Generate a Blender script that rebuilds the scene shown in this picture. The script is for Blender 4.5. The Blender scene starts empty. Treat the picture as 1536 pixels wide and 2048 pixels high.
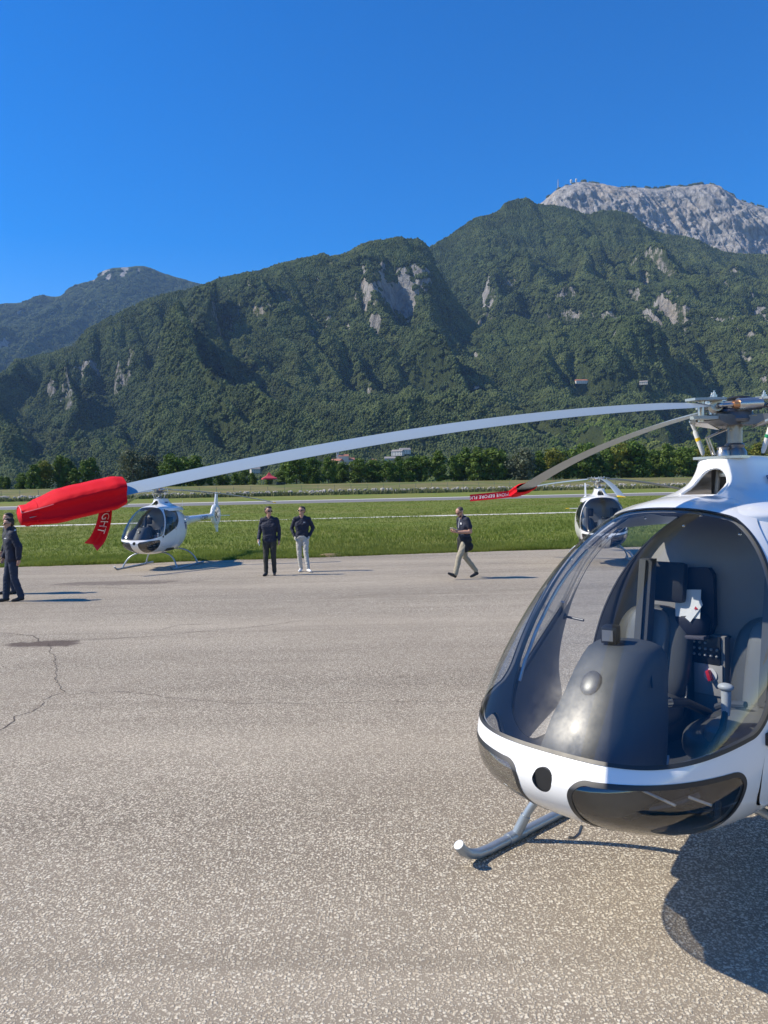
import bpy, bmesh, math, random
import numpy as np
from mathutils import Vector, Matrix, Euler
rad = math.radians
random.seed(7)
RNG = np.random.default_rng(11)
scene = bpy.context.scene
COL = scene.collection

# ------------------------------------------------------------------ camera, sky, sun, exposure
cam_d = bpy.data.cameras.new('camera')
cam = bpy.data.objects.new('camera', cam_d)
COL.objects.link(cam)
scene.camera = cam
cam_d.sensor_fit = 'VERTICAL'
cam_d.sensor_height = 36.0
cam_d.lens = 36.0 * 1539.0 / 2048.0
cam_d.clip_start = 0.05
cam_d.clip_end = 60000
PITCH, ROLL = 44 / 1539.0, 0.02
_F = Vector((0, math.cos(PITCH), -math.sin(PITCH)))
_U0 = Vector((0, math.sin(PITCH), math.cos(PITCH)))
_R0 = Vector((1, 0, 0))
_R = _R0 * math.cos(ROLL) - _U0 * math.sin(ROLL)
_U = _R0 * math.sin(ROLL) + _U0 * math.cos(ROLL)
_m = Matrix((_R, _U, -_F)).transposed().to_4x4()
_m.translation = Vector((0, 0, 1.89))
cam.matrix_world = _m

SUN_AZ_SHADOW = rad(-2)      # shadows fall this far from +X towards +Y
SUN_EL = rad(43.5)
to_sun = Vector((-math.cos(SUN_AZ_SHADOW) * math.cos(SUN_EL), -math.sin(SUN_AZ_SHADOW) * math.cos(SUN_EL), math.sin(SUN_EL)))
world = bpy.data.worlds.new('World')
scene.world = world
world.use_nodes = True
wn = world.node_tree.nodes
wl = world.node_tree.links
wn.clear()
sky = wn.new('ShaderNodeTexSky')
sky.sky_type = 'NISHITA'
sky.sun_disc = False
sky.sun_elevation = SUN_EL
sky.sun_rotation = math.atan2(to_sun.x, to_sun.y)
sky.altitude = 600
sky.air_density = 1.0
sky.dust_density = 0.0
sky.ozone_density = 3.0
bg = wn.new('ShaderNodeBackground')
bg.inputs['Strength'].default_value = 0.138
wo = wn.new('ShaderNodeOutputWorld')
hs = wn.new('ShaderNodeHueSaturation')
hs.inputs['Hue'].default_value = 0.511
hs.inputs['Saturation'].default_value = 1.5
wl.new(sky.outputs[0], hs.inputs['Color'])
wl.new(hs.outputs[0], bg.inputs[0])
wl.new(bg.outputs[0], wo.inputs[0])

sun_d = bpy.data.lights.new('sun', 'SUN')
sun_d.energy = 5.0
sun_d.angle = rad(0.53)
sun_d.color = (1.0, 0.91, 0.76)
sun = bpy.data.objects.new('sun', sun_d)
sun.rotation_euler = to_sun.to_track_quat('Z', 'Y').to_euler()
COL.objects.link(sun)

scene.view_settings.view_transform = 'Standard'
scene.view_settings.look = 'None'
scene.view_settings.gamma = 1.0
scene.view_settings.exposure = 0.45
scene.render.engine = 'CYCLES'
scene.cycles.use_denoising = True
scene.cycles.max_bounces = 7
scene.cycles.transparent_max_bounces = 16
scene.cycles.volume_bounces = 0
scene.cycles.caustics_reflective = False
scene.cycles.caustics_refractive = False

# ------------------------------------------------------------------ helpers: materials
def nodes_of(name):
    m = bpy.data.materials.new(name)
    m.use_nodes = True
    n = m.node_tree.nodes
    return m, n, m.node_tree.links, n['Principled BSDF']

def mix_rgb(n, l, fac, a, b, blend='MIX'):
    x = n.new('ShaderNodeMix'); x.data_type = 'RGBA'; x.blend_type = blend
    for sock, v in ((x.inputs[0], fac), (x.inputs[6], a), (x.inputs[7], b)):
        if isinstance(v, bpy.types.NodeSocket): l.new(v, sock)
        elif isinstance(v, (int, float)): sock.default_value = v
        else: sock.default_value = (*v, 1)
    return x.outputs[2]

def noise(n, l, vec, scale, detail=4, rough=0.55, dist=0.0):
    t = n.new('ShaderNodeTexNoise')
    t.inputs['Scale'].default_value = scale; t.inputs['Detail'].default_value = detail
    t.inputs['Roughness'].default_value = rough; t.inputs['Distortion'].default_value = dist
    if vec is not None: l.new(vec, t.inputs['Vector'])
    return t.outputs['Fac']

def ramp(n, l, fac, stops, interp='LINEAR'):
    r = n.new('ShaderNodeValToRGB'); r.color_ramp.interpolation = interp
    e = r.color_ramp.elements
    while len(e) < len(stops): e.new(0.5)
    for k, (p, c) in enumerate(stops):
        e[k].position = p
        e[k].color = (c, c, c, 1) if isinstance(c, (int, float)) else (*c, 1)
    l.new(fac, r.inputs[0])
    return r.outputs[0]

def math_n(n, l, op, a, b=None, clamp=False):
    x = n.new('ShaderNodeMath'); x.operation = op; x.use_clamp = clamp
    for k, v in enumerate((a, b)):
        if v is None: continue
        if isinstance(v, bpy.types.NodeSocket): l.new(v, x.inputs[k])
        else: x.inputs[k].default_value = v
    return x.outputs[0]

def objpos(n, world_space=False):
    if world_space:
        return n.new('ShaderNodeNewGeometry').outputs['Position']
    return n.new('ShaderNodeTexCoord').outputs['Object']

def bump(n, l, bsdf, height, strength, dist):
    b = n.new('ShaderNodeBump'); b.inputs['Strength'].default_value = strength; b.inputs['Distance'].default_value = dist
    l.new(height, b.inputs['Height']); l.new(b.outputs[0], bsdf.inputs['Normal'])

MATS = {}
def mat(name, col, rough=0.5, metal=0.0, var=0.08, vscale=6.0, bmp=0.0, bscale=200.0, coat=0.0, sheen=0.0, spec=0.5):
    if name in MATS: return MATS[name]
    m, n, l, b = nodes_of(name)
    p = objpos(n)
    f = noise(n, l, p, vscale, 5)
    lo = tuple(c * (1 - var) for c in col); hi = tuple(min(1, c * (1 + var)) for c in col)
    l.new(mix_rgb(n, l, f, lo, hi), b.inputs['Base Color'])
    b.inputs['Metallic'].default_value = metal
    b.inputs['Specular IOR Level'].default_value = spec
    r = noise(n, l, p, vscale * 2.3, 3)
    rr = n.new('ShaderNodeMapRange'); rr.inputs[3].default_value = max(0.02, rough * 0.85); rr.inputs[4].default_value = min(1, rough * 1.15)
    l.new(r, rr.inputs[0]); l.new(rr.outputs[0], b.inputs['Roughness'])
    if coat: b.inputs['Coat Weight'].default_value = coat; b.inputs['Coat Roughness'].default_value = 0.04
    if sheen: b.inputs['Sheen Weight'].default_value = sheen
    if bmp: bump(n, l, b, noise(n, l, p, bscale, 3), bmp, 0.002)
    MATS[name] = m
    return m

def glass_mat(name, tint, f0=0.06, scratch=0.012):
    if name in MATS: return MATS[name]
    m = bpy.data.materials.new(name); m.use_nodes = True
    n = m.node_tree.nodes; l = m.node_tree.links; n.clear()
    lw = n.new('ShaderNodeLayerWeight'); lw.inputs[0].default_value = 0.5
    p5 = math_n(n, l, 'POWER', lw.outputs['Facing'], 5.0)
    R = math_n(n, l, 'MULTIPLY_ADD', p5, 1 - f0); R.node.inputs[2].default_value = f0
    tr = n.new('ShaderNodeBsdfTransparent'); tr.inputs[0].default_value = (*tint, 1)
    gl = n.new('ShaderNodeBsdfGlossy'); gl.inputs['Roughness'].default_value = 0.012
    mx = n.new('ShaderNodeMixShader')
    l.new(R, mx.inputs[0]); l.new(tr.outputs[0], mx.inputs[1]); l.new(gl.outputs[0], mx.inputs[2])
    # fine polishing haze: a rough lobe of very small weight, patchy
    g2 = n.new('ShaderNodeBsdfGlossy'); g2.inputs['Roughness'].default_value = 0.22
    tc = objpos(n)
    f = ramp(n, l, noise(n, l, tc, 9, 8, 0.7), [(0.35, 0.25), (0.7, 1.0)])
    f2 = math_n(n, l, 'MULTIPLY', f, scratch * .5)
    m2 = n.new('ShaderNodeMixShader'); l.new(f2, m2.inputs[0]); l.new(mx.outputs[0], m2.inputs[1]); l.new(g2.outputs[0], m2.inputs[2])
    o = n.new('ShaderNodeOutputMaterial'); l.new(m2.outputs[0], o.inputs[0])
    MATS[name] = m
    return m

# ------------------------------------------------------------------ helpers: meshes and objects
def new_mesh(name, V, Fc, smooth=True, normals=None):
    me = bpy.data.meshes.new(name)
    V = np.asarray(V, float)
    if isinstance(Fc, np.ndarray) and Fc.ndim == 2:
        k = Fc.shape[1]; nf = len(Fc)
        me.vertices.add(len(V)); me.vertices.foreach_set('co', V.astype(np.float32).ravel())
        me.loops.add(nf * k); me.loops.foreach_set('vertex_index', Fc.astype(np.int32).ravel())
        me.polygons.add(nf); me.polygons.foreach_set('loop_start', np.arange(0, nf * k, k, dtype=np.int32))
        me.update(calc_edges=True)
    else:
        me.from_pydata([tuple(v) for v in V], [], [tuple(int(i) for i in f) for f in Fc]); me.update()
    me.polygons.foreach_set('use_smooth', np.full(len(me.polygons), smooth))
    if normals is not None:
        me.normals_split_custom_set_from_vertices([tuple(x) for x in normals])
    return me

def link(name, me, material=None, parent=None, loc=None, rot=None, label=None, cat=None, group=None, kind=None):
    o = bpy.data.objects.new(name, me)
    COL.objects.link(o)
    if me is not None and material is not None and len(me.materials) == 0:
        for mm in (material if isinstance(material, (list, tuple)) else [material]): me.materials.append(mm)
    if parent is not None: o.parent = parent
    if loc is not None: o.location = loc
    if rot is not None: o.rotation_euler = rot
    if label: o['label'] = label
    if cat: o['category'] = cat
    if group: o['group'] = group
    if kind: o['kind'] = kind
    return o

def empty(name, loc, rz, label, cat, group=None):
    o = link(name, None, loc=loc, rot=(0, 0, rz), label=label, cat=cat, group=group)
    o.empty_display_size = 0.2
    return o

def copy_tree(o, parent=None, skip=()):
    c = o.copy(); COL.objects.link(c); c.parent = parent
    for ch in list(o.children):
        if ch.name.split('.')[0] in skip: continue
        copy_tree(ch, c, skip)
    return c

class MB:
    """collects simple solids, builds one mesh object"""
    def __init__(s): s.V = []; s.F = []
    def add(s, V, Fc):
        b = len(s.V); s.V += [tuple(map(float, v)) for v in V]; s.F += [tuple(b + int(i) for i in f) for f in Fc]; return s
    def box(s, c, size, rot=None, taper=1.0, bev=0.0):
        hx, hy, hz = (v / 2 for v in size)
        bm = bmesh.new(); bmesh.ops.create_cube(bm, size=1)
        for v in bm.verts:
            t = taper if v.co.z > 0 else 1.0
            v.co = Vector((v.co.x * 2 * hx * t, v.co.y * 2 * hy * t, v.co.z * 2 * hz))
        if bev: bmesh.ops.bevel(bm, geom=bm.edges[:], offset=bev, segments=2, affect='EDGES', profile=0.6)
        M = (Euler(rot).to_matrix() if rot is not None else Matrix.Identity(3))
        bm.verts.index_update()
        V = [M @ v.co + Vector(c) for v in bm.verts]; Fc = [[v.index for v in f.verts] for f in bm.faces]
        bm.free(); return s.add(V, Fc)
    def tube(s, path, r, seg=12, cap=True):
        P = [Vector(p) for p in path]; rs = r if isinstance(r, (list, tuple)) else [r] * len(P)
        V = []; prev = None
        for i, p in enumerate(P):
            t = (P[min(i + 1, len(P) - 1)] - P[max(i - 1, 0)]).normalized()
            if prev is None:
                a = Vector((0, 0, 1)) if abs(t.z) < 0.9 else Vector((1, 0, 0)); u = t.cross(a).normalized()
            else:
                u = (prev - t * prev.dot(t)).normalized()
            prev = u; w = t.cross(u)
            for k in range(seg):
                an = 2 * math.pi * k / seg
                V.append(p + (u * math.cos(an) + w * math.sin(an)) * rs[i])
        Fc = []
        for i in range(len(P) - 1):
            for k in range(seg):
                a = i * seg + k; b = i * seg + (k + 1) % seg
                Fc.append((a, b, b + seg, a + seg))
        if cap: Fc.append(tuple(range(seg - 1, -1, -1))); Fc.append(tuple((len(P) - 1) * seg + k for k in range(seg)))
        return s.add(V, Fc)
    def lathe(s, prof, c=(0, 0, 0), M=None, seg=24):
        M = M or Matrix.Identity(3); V = []
        for r, z in prof:
            for k in range(seg):
                an = 2 * math.pi * k / seg
                V.append(M @ Vector((r * math.cos(an), r * math.sin(an), z)) + Vector(c))
        Fc = []
        for i in range(len(prof) - 1):
            for k in range(seg):
                a = i * seg + k; b = i * seg + (k + 1) % seg
                Fc.append((a, b, b + seg, a + seg))
        Fc.append(tuple(range(seg - 1, -1, -1))); Fc.append(tuple((len(prof) - 1) * seg + k for k in range(seg)))
        return s.add(V, Fc)
    def ell(s, c, r, seg=20, rings=12, M=None, pw=1.0):
        M = M or Matrix.Identity(3); V = []
        for i in range(rings + 1):
            a = -math.pi / 2 + math.pi * i / rings
            for k in range(seg):
                b = 2 * math.pi * k / seg
                f = lambda q: math.copysign(abs(q) ** pw, q)
                V.append(M @ Vector((r[0] * f(math.cos(a)) * f(math.cos(b)), r[1] * f(math.cos(a)) * f(math.sin(b)), r[2] * f(math.sin(a)))) + Vector(c))
        Fc = []
        for i in range(rings):
            for k in range(seg):
                a = i * seg + k; b = i * seg + (k + 1) % seg
                Fc.append((a, b, b + seg, a + seg))
        return s.add(V, Fc)
    def prism(s, poly, axis_fn, d0, d1):
        """poly: 2D points; axis_fn(a, b, d) -> 3D"""
        n = len(poly)
        V = [axis_fn(a, b, d0) for a, b in poly] + [axis_fn(a, b, d1) for a, b in poly]
        Fc = [tuple(range(n - 1, -1, -1)), tuple(range(n, 2 * n))] + [(k, (k + 1) % n, n + (k + 1) % n, n + k) for k in range(n)]
        return s.add(V, Fc)
    def build(s, name, material, parent=None, smooth=True, angle=35, **kw):
        me = bpy.data.meshes.new(name); me.from_pydata(s.V, [], s.F); me.update()
        bm = bmesh.new(); bm.from_mesh(me); bmesh.ops.recalc_face_normals(bm, faces=bm.faces[:])
        if smooth:
            for f in bm.faces: f.smooth = True
            for e in bm.edges:
                if len(e.link_faces) == 2 and e.calc_face_angle(0) > rad(angle): e.smooth = False
        bm.to_mesh(me); bm.free()
        return link(name, me, material, parent, **kw)

def pchip(x, xs, ys):
    """smooth monotone interpolation"""
    xs = np.asarray(xs, float); ys = np.asarray(ys, float)
    h = np.diff(xs); d = np.diff(ys) / h
    m = np.zeros(len(xs)); m[0] = d[0]; m[-1] = d[-1]
    for i in range(1, len(xs) - 1):
        if d[i - 1] * d[i] > 0:
            w1 = 2 * h[i] + h[i - 1]; w2 = h[i] + 2 * h[i - 1]
            m[i] = (w1 + w2) / (w1 / d[i - 1] + w2 / d[i])
    x = np.clip(np.asarray(x, float), xs[0], xs[-1])
    i = np.clip(np.searchsorted(xs, x) - 1, 0, len(xs) - 2)
    t = (x - xs[i]) / h[i]
    return ys[i] * (1 + 2 * t) * (1 - t) ** 2 + m[i] * h[i] * t * (1 - t) ** 2 + ys[i + 1] * t * t * (3 - 2 * t) + m[i + 1] * h[i] * t * t * (t - 1)

def smoothstep(a, b, x):
    t = np.clip((x - a) / (b - a), 0, 1); return t * t * (3 - 2 * t)

# value noise (numpy)
_perm = np.random.default_rng(3).random((512, 512)).astype(np.float32)
def vnoise(x, y):
    xi = np.floor(x).astype(int); yi = np.floor(y).astype(int)
    fx = x - xi; fy = y - yi
    fx = fx * fx * fx * (fx * (fx * 6 - 15) + 10); fy = fy * fy * fy * (fy * (fy * 6 - 15) + 10)
    g = lambda a, b: _perm[a & 511, b & 511]
    return (g(xi, yi) * (1 - fx) + g(xi + 1, yi) * fx) * (1 - fy) + (g(xi, yi + 1) * (1 - fx) + g(xi + 1, yi + 1) * fx) * fy
def fbm(x, y, oct=5, gain=0.5, lac=2.03):
    s = 0; a = 1; t = 0
    for k in range(oct):
        s = s + a * vnoise(x + 17.3 * k, y - 9.1 * k); t += a; a *= gain; x = x * lac; y = y * lac
    return s / t
def ridged(x, y, oct=5, gain=0.5, lac=2.1):
    s = 0; a = 1; t = 0
    for k in range(oct):
        s = s + a * (1 - np.abs(2 * vnoise(x + 31.7 * k, y + 5.3 * k) - 1)); t += a; a *= gain; x = x * lac; y = y * lac
    return s / t
# ================================================================== SETTING
def gz(yp):
    return np.interp(yp, [5, 25, 200, 226, 232, 300, 700, 2000], [0, -.27, -.27, .9, 2.1, 4.8, 7, 12])
SL = .15   # field lines run along (1, .15)

# ground: one sheet to the horizon
def strip_mesh(name, ys, xs, dz, jit=None):
    yp, xx = np.meshgrid(ys, xs, indexing='ij')
    yp = yp.astype(float).copy()
    if jit is not None: yp = jit(yp, xx)
    P = np.stack([xx, yp + SL * xx, gz(yp) + dz], -1).reshape(-1, 3)
    a = (np.arange(len(ys) - 1)[:, None] * len(xs) + np.arange(len(xs) - 1)[None]).ravel()
    return new_mesh(name, P, np.stack([a, a + 1, a + 1 + len(xs), a + len(xs)], -1), True)

def grass_material(name, dry):
    m, n, l, b = nodes_of(name)
    p = objpos(n, True)
    big = noise(n, l, p, .045, 4); mid = noise(n, l, p, .35, 5, .6); fine = noise(n, l, p, 7, 4, .7)
    c1 = mix_rgb(n, l, ramp(n, l, mid, [(.35, 0), (.65, 1)]), (.115, .16, .026), (.195, .235, .042))
    c2 = mix_rgb(n, l, ramp(n, l, big, [(.42, 0), (.62, 1)]), c1, (.21, .20, .06))
    c3 = mix_rgb(n, l, ramp(n, l, fine, [(.3, 0), (.75, 1)]), mix_rgb(n, l, .35, c2, (.04, .065, .009)), mix_rgb(n, l, .3, c2, (.24, .28, .07)))
    # drier, mown grass on the dyke (far side of the runway)
    sx = n.new('ShaderNodeSeparateXYZ'); l.new(p, sx.inputs[0])
    yp = math_n(n, l, 'MULTIPLY_ADD', sx.outputs[0], -SL); l.new(sx.outputs[1], yp.node.inputs[2])
    fdry = n.new('ShaderNodeMapRange'); fdry.inputs[1].default_value = 224; fdry.inputs[2].default_value = 236; l.new(yp, fdry.inputs[0])
    dryc = mix_rgb(n, l, ramp(n, l, mid, [(.3, 0), (.7, 1)]), (.15, .14, .055), (.22, .195, .085))
    dryc = mix_rgb(n, l, ramp(n, l, big, [(.45, 0), (.6, 1)]), dryc, (.12, .145, .04))
    l.new(mix_rgb(n, l, fdry.outputs[0], c3, dryc), b.inputs['Base Color'])
    b.inputs['Roughness'].default_value = .9; b.inputs['Specular IOR Level'].default_value = .15
    bump(n, l, b, fine, .6, .08)
    return m
GRASSM = grass_material('field_grass', 0)
ys = np.r_[-60, -10, 5, 25, 40, 80, 140, 200, 206, 212, 219, 226, 229, 232, 245, 260, 280, 300, 400, 700, 2000, 9000]
link('ground', strip_mesh('ground', ys, np.array([-9000, -3000, -1000, -400, -150, -60, -20, 0, 20, 60, 150, 400, 1000, 3000, 9000.]), 0), GRASSM, kind='structure')

# apron: exposed-aggregate asphalt
def asphalt():
    m, n, l, b = nodes_of('exposed_aggregate_asphalt')
    p = objpos(n, True)
    # stones of two sizes, thrown about by a domain warp
    wv = n.new('ShaderNodeTexNoise'); wv.inputs['Scale'].default_value = 70; wv.inputs['Detail'].default_value = 2; l.new(p, wv.inputs['Vector'])
    add = n.new('ShaderNodeVectorMath'); add.operation = 'MULTIPLY_ADD'; l.new(wv.outputs['Color'], add.inputs[0]); add.inputs[1].default_value = (.013,) * 3; l.new(p, add.inputs[2])
    def stones(scale, lo, hi):
        v = n.new('ShaderNodeTexVoronoi'); v.inputs['Scale'].default_value = scale; v.inputs['Randomness'].default_value = 1; l.new(add.outputs[0], v.inputs['Vector'])
        d = ramp(n, l, v.outputs['Distance'], [(lo, 1), (hi, 0)])
        sc = n.new('ShaderNodeSeparateColor'); l.new(v.outputs['Color'], sc.inputs[0])
        return d, sc
    d1, s1 = stones(66, .38, .50); d2, s2 = stones(132, .40, .53)
    k1 = math_n(n, l, 'MULTIPLY', d1, ramp(n, l, s1.outputs[0], [(.34, 0), (.42, 1)]))
    k2 = math_n(n, l, 'MULTIPLY', d2, ramp(n, l, s2.outputs[1], [(.36, 0), (.46, 1)]))
    stonecol1 = mix_rgb(n, l, s1.outputs[1], (.56, .47, .34), (.93, .86, .69))
    stonecol2 = mix_rgb(n, l, s2.outputs[2], (.42, .35, .255), (.86, .79, .62))
    fine = noise(n, l, p, 420, 4, .7); mid = noise(n, l, p, 1.4, 6, .6); big = noise(n, l, p, .16, 5, .55)
    matrix = mix_rgb(n, l, fine, (.060, .048, .036), (.235, .19, .142))
    c = mix_rgb(n, l, k2, matrix, stonecol2); c = mix_rgb(n, l, k1, c, stonecol1)
    c = mix_rgb(n, l, ramp(n, l, mid, [(.3, .0), (.75, .22)]), c, (.115, .095, .068))
    # wear: paler, dustier bands further out, brownish patches
    mp = n.new('ShaderNodeMapping'); mp.inputs['Scale'].default_value = (.05, .5, 1); mp.inputs['Rotation'].default_value = (0, 0, -.12); l.new(p, mp.inputs['Vector'])
    band = noise(n, l, mp.outputs[0], 1.0, 5, .6)
    c = mix_rgb(n, l, ramp(n, l, band, [(.36, .06), (.66, .42)]), c, (.62, .535, .41))
    c = mix_rgb(n, l, ramp(n, l, big, [(.45, 0), (.7, .30)]), c, (.185, .149, .114))
    mp2 = n.new('ShaderNodeMapping'); mp2.inputs['Scale'].default_value = (.10, 1.9, 1); mp2.inputs['Rotation'].default_value = (0, 0, -.15); l.new(p, mp2.inputs['Vector'])
    streak = noise(n, l, mp2.outputs[0], 1.0, 7, .62, .6)
    c = mix_rgb(n, l, ramp(n, l, streak, [(.52, 0), (.72, .32)]), c, (.15, .125, .092))
    # damp stain with a crumbled edge on the left
    sx = n.new('ShaderNodeSeparateXYZ'); l.new(p, sx.inputs[0])
    wob = math_n(n, l, 'MULTIPLY', math_n(n, l, 'SUBTRACT', noise(n, l, p, 2.6, 6, .65), .5), 2.2)
    def ell(cx, cy, rx, ry):
        ax = math_n(n, l, 'DIVIDE', math_n(n, l, 'SUBTRACT', sx.outputs[0], cx), rx); ay = math_n(n, l, 'DIVIDE', math_n(n, l, 'SUBTRACT', sx.outputs[1], cy), ry)
        e = math_n(n, l, 'SQRT', math_n(n, l, 'ADD', math_n(n, l, 'MULTIPLY', ax, ax), math_n(n, l, 'MULTIPLY', ay, ay)))
        return ramp(n, l, math_n(n, l, 'ADD', e, wob), [(.65, 1), (1.0, 0)])
    c = mix_rgb(n, l, math_n(n, l, 'MULTIPLY', ell(-4.55, 10.25, .55, .28), .8), c, (.075, .05, .042))
    c = mix_rgb(n, l, math_n(n, l, 'MULTIPLY', ell(-6.3, 18.2, 1.9, .5), .55), c, (.10, .075, .065))
    l.new(c, b.inputs['Base Color'])
    b.inputs['Roughness'].default_value = .88; b.inputs['Specular IOR Level'].default_value = .25
    hgt = math_n(n, l, 'ADD', math_n(n, l, 'MULTIPLY', k1, 1.0), math_n(n, l, 'MULTIPLY', k2, .5)); hgt = math_n(n, l, 'ADD', hgt, math_n(n, l, 'MULTIPLY', fine, .4))
    bump(n, l, b, hgt, .75, .006)
    return m
ASPH = asphalt()
rg = np.random.default_rng(5)
xs = np.r_[np.linspace(-70, -30, 10), np.arange(-29.5, 30, .25), np.linspace(31, 70, 10)]
def edge_jit(yp, xx):
    e = .22 * (fbm(xx[-1] * .35, xx[-1] * 0 + 3.3, 4) - .5) * 2 + .10 * (fbm(xx[-1] * 2.1, xx[-1] * 0 + 8, 3) - .5) * 2
    yp[-1] += e; return yp
link('apron', strip_mesh('apron', np.array([-60, 5, 25, 25.62]), xs, .004, edge_jit), ASPH, kind='structure')
APRON = bpy.data.objects['apron']
# cracks in the apron
CRK = mat('crack_fill', (.075, .06, .048), .95)
def crack(pts, w, seed):
    r = np.random.default_rng(seed); P = np.array(pts, float)
    t = np.linspace(0, len(P) - 1, len(P) * 14); x = np.interp(t, range(len(P)), P[:, 0]); y = np.interp(t, range(len(P)), P[:, 1])
    L = np.hypot(np.gradient(x), np.gradient(y)); jit = np.cumsum(r.normal(0, .35, len(t))); jit -= np.linspace(jit[0], jit[-1], len(t))
    nx, ny = -np.gradient(y) / L, np.gradient(x) / L
    x = x + nx * jit * L * .9; y = y + ny * jit * L * .9
    ww = w * (.35 + .9 * r.random(len(t))) * np.minimum(1, np.minimum(np.arange(len(t)), np.arange(len(t))[::-1]) / 4 + .1)
    V = np.concatenate([np.stack([x + nx * ww, y + ny * ww], -1), np.stack([x - nx * ww, y - ny * ww], -1)])
    z = gz(V[:, 1] - SL * V[:, 0]) + .007
    n_ = len(t); i = np.arange(n_ - 1)
    me = new_mesh('crack', np.c_[V, z], np.stack([i, i + 1, n_ + i + 1, n_ + i], -1), True)
    link('crack', me, CRK, APRON)
crack([(-3.9, 5.1), (-3.13, 6.15), (-3.24, 7.34), (-3.18, 7.53), (-3.73, 8.59), (-4.0, 9.2), (-4.3, 9.75), (-4.55, 10.3)], .0045, 1)
crack([(-3.18, 7.45), (-2.6, 7.5), (-2.0, 7.2), (-1.4, 6.95), (-.79, 6.83), (-.1, 6.9), (.56, 6.84)], .0035, 2)
crack([(-4.5, 10.3), (-4.2, 10.5), (-3.6, 10.55), (-2.96, 10.74), (-2.0, 11.3), (-1.2, 11.9)], .007, 3)
crack([(-4.7, 10.4), (-5.0, 10.9), (-5.6, 11.2), (-6.4, 11.4)], .008, 4)
crack([(-7, 17.4), (-5.6, 16.8), (-4.6, 16.9)], .012, 5)
crack([(-8, 19.5), (-5, 20.2), (-2, 20.0), (3, 20.8), (9, 21.2)], .012, 6)
crack([(-1.0, 14.6), (.4, 14.9), (2.5, 14.7)], .008, 7)
crack([(-3.4, 11.1), (-3.1, 11.6), (-2.6, 11.65)], .006, 8)

# pale gravel path through the grass and the runway beyond it
PATHM = mat('pale_gravel', (.62, .60, .54), .95, var=.15, vscale=.8)
xs2 = np.arange(-140, 140, .6)
def path_jit(yp, xx):
    e = .9 * (fbm(xx[0] * .22, xx[0] * 0 + 21, 4) - .5); g = np.clip((fbm(xx[0] * .09, xx[0] * 0 + 2.7, 3) - .30) * 6, .03, 1)
    mid = 61.1 + e; hw = (.55 + .9 * fbm(xx[0] * .8, xx[0] * 0 + 9.9, 3)) * g
    yp[0] = mid - hw; yp[1] = mid + hw; return yp
link('gravel_path', strip_mesh('gravel_path', np.array([60., 62]), xs2, .012, path_jit), PATHM, kind='structure')
link('runway', strip_mesh('runway', np.array([145, 160, 186.]), np.array([-900, -200, 0, 200, 900.]), .006), mat('runway_asphalt', (.17, .165, .16), .9, var=.12, vscale=.05), kind='structure')
link('runway_shoulder', strip_mesh('runway_shoulder', np.array([187, 196.]), np.array([-900, -200, 0, 200, 900.]), .006), mat('pale_concrete', (.60, .59, .56), .9, var=.08, vscale=.1), kind='structure')

# grass blades: the near verge and the field
def grass(name, y0, y1, ntuft, blades, hlo, hhi, wid, seed, edge=False):
    r = np.random.default_rng(seed)
    yp = y0 + (y1 - y0) * r.random(ntuft) ** (1.5 if not edge else 2.2)
    x = (r.random(ntuft) * 2 - 1) * (.56 * yp + 3)
    if edge:
        e = .22 * (fbm(x * .35, x * 0 + 3.3, 4) - .5) * 2 + .10 * (fbm(x * 2.1, x * 0 + 8, 3) - .5) * 2
        yp = yp + e
    else:
        keep = np.abs(yp - 61.1 - .9 * (fbm(x * .22, x * 0 + 21, 4) - .5)) > .9 * np.clip((fbm(x * .09, x * 0 + 2.7, 3) - .30) * 6, .03, 1)
        x, yp = x[keep], yp[keep]
    n_ = len(x); tall = .45 + 1.1 * fbm(x * .5, yp * .5, 4) ** 1.5
    clump = fbm(x * .12 + 40, yp * .12, 3)
    tall = tall * np.where(clump > .62, 1.7, 1.0)
    X = np.repeat(x, blades) + r.normal(0, .05, n_ * blades); Y = np.repeat(yp, blades) + r.normal(0, .05, n_ * blades)
    hh = (hlo + (hhi - hlo) * r.random(n_ * blades)) * np.repeat(tall, blades)
    an = r.random(n_ * blades) * 6.283; lean = hh * (.25 + .5 * r.random(n_ * blades)); la = r.random(n_ * blades) * 6.283
    base = np.stack([X, Y + SL * X, gz(Y) - .01], -1); w = wid * (.6 + .8 * r.random(n_ * blades))
    side = np.stack([np.cos(an) * w, np.sin(an) * w, 0 * w], -1)
    tip = base + np.stack([np.cos(la) * lean, np.sin(la) * lean, hh], -1)
    V = np.stack([base - side, base + side, tip], 1).reshape(-1, 3)
    me = new_mesh(name, V, np.arange(len(V)).reshape(-1, 3), False)
    return me
def blade_material():
    m, n, l, b = nodes_of('grass_blades')
    p = objpos(n, True)
    a = noise(n, l, p, .5, 4); d = noise(n, l, p, 14, 2); big = noise(n, l, p, .06, 3)
    c = mix_rgb(n, l, ramp(n, l, a, [(.35, 0), (.65, 1)]), (.125, .18, .026), (.235, .285, .05))
    c = mix_rgb(n, l, ramp(n, l, d, [(.55, 0), (.75, .7)]), c, (.32, .31, .10))
    c = mix_rgb(n, l, ramp(n, l, big, [(.45, 0), (.6, .6)]), c, (.20, .22, .05))
    l.new(c, b.inputs['Base Color']); b.inputs['Roughness'].default_value = .6; b.inputs['Specular IOR Level'].default_value = .2
    tl = n.new('ShaderNodeBsdfTranslucent'); l.new(c, tl.inputs[0]); mx = n.new('ShaderNodeMixShader'); mx.inputs[0].default_value = .35
    l.new(b.outputs[0], mx.inputs[1]); l.new(tl.outputs[0], mx.inputs[2]); l.new(mx.outputs[0], n['Material Output'].inputs[0])
    return m
GB = blade_material()
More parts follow.
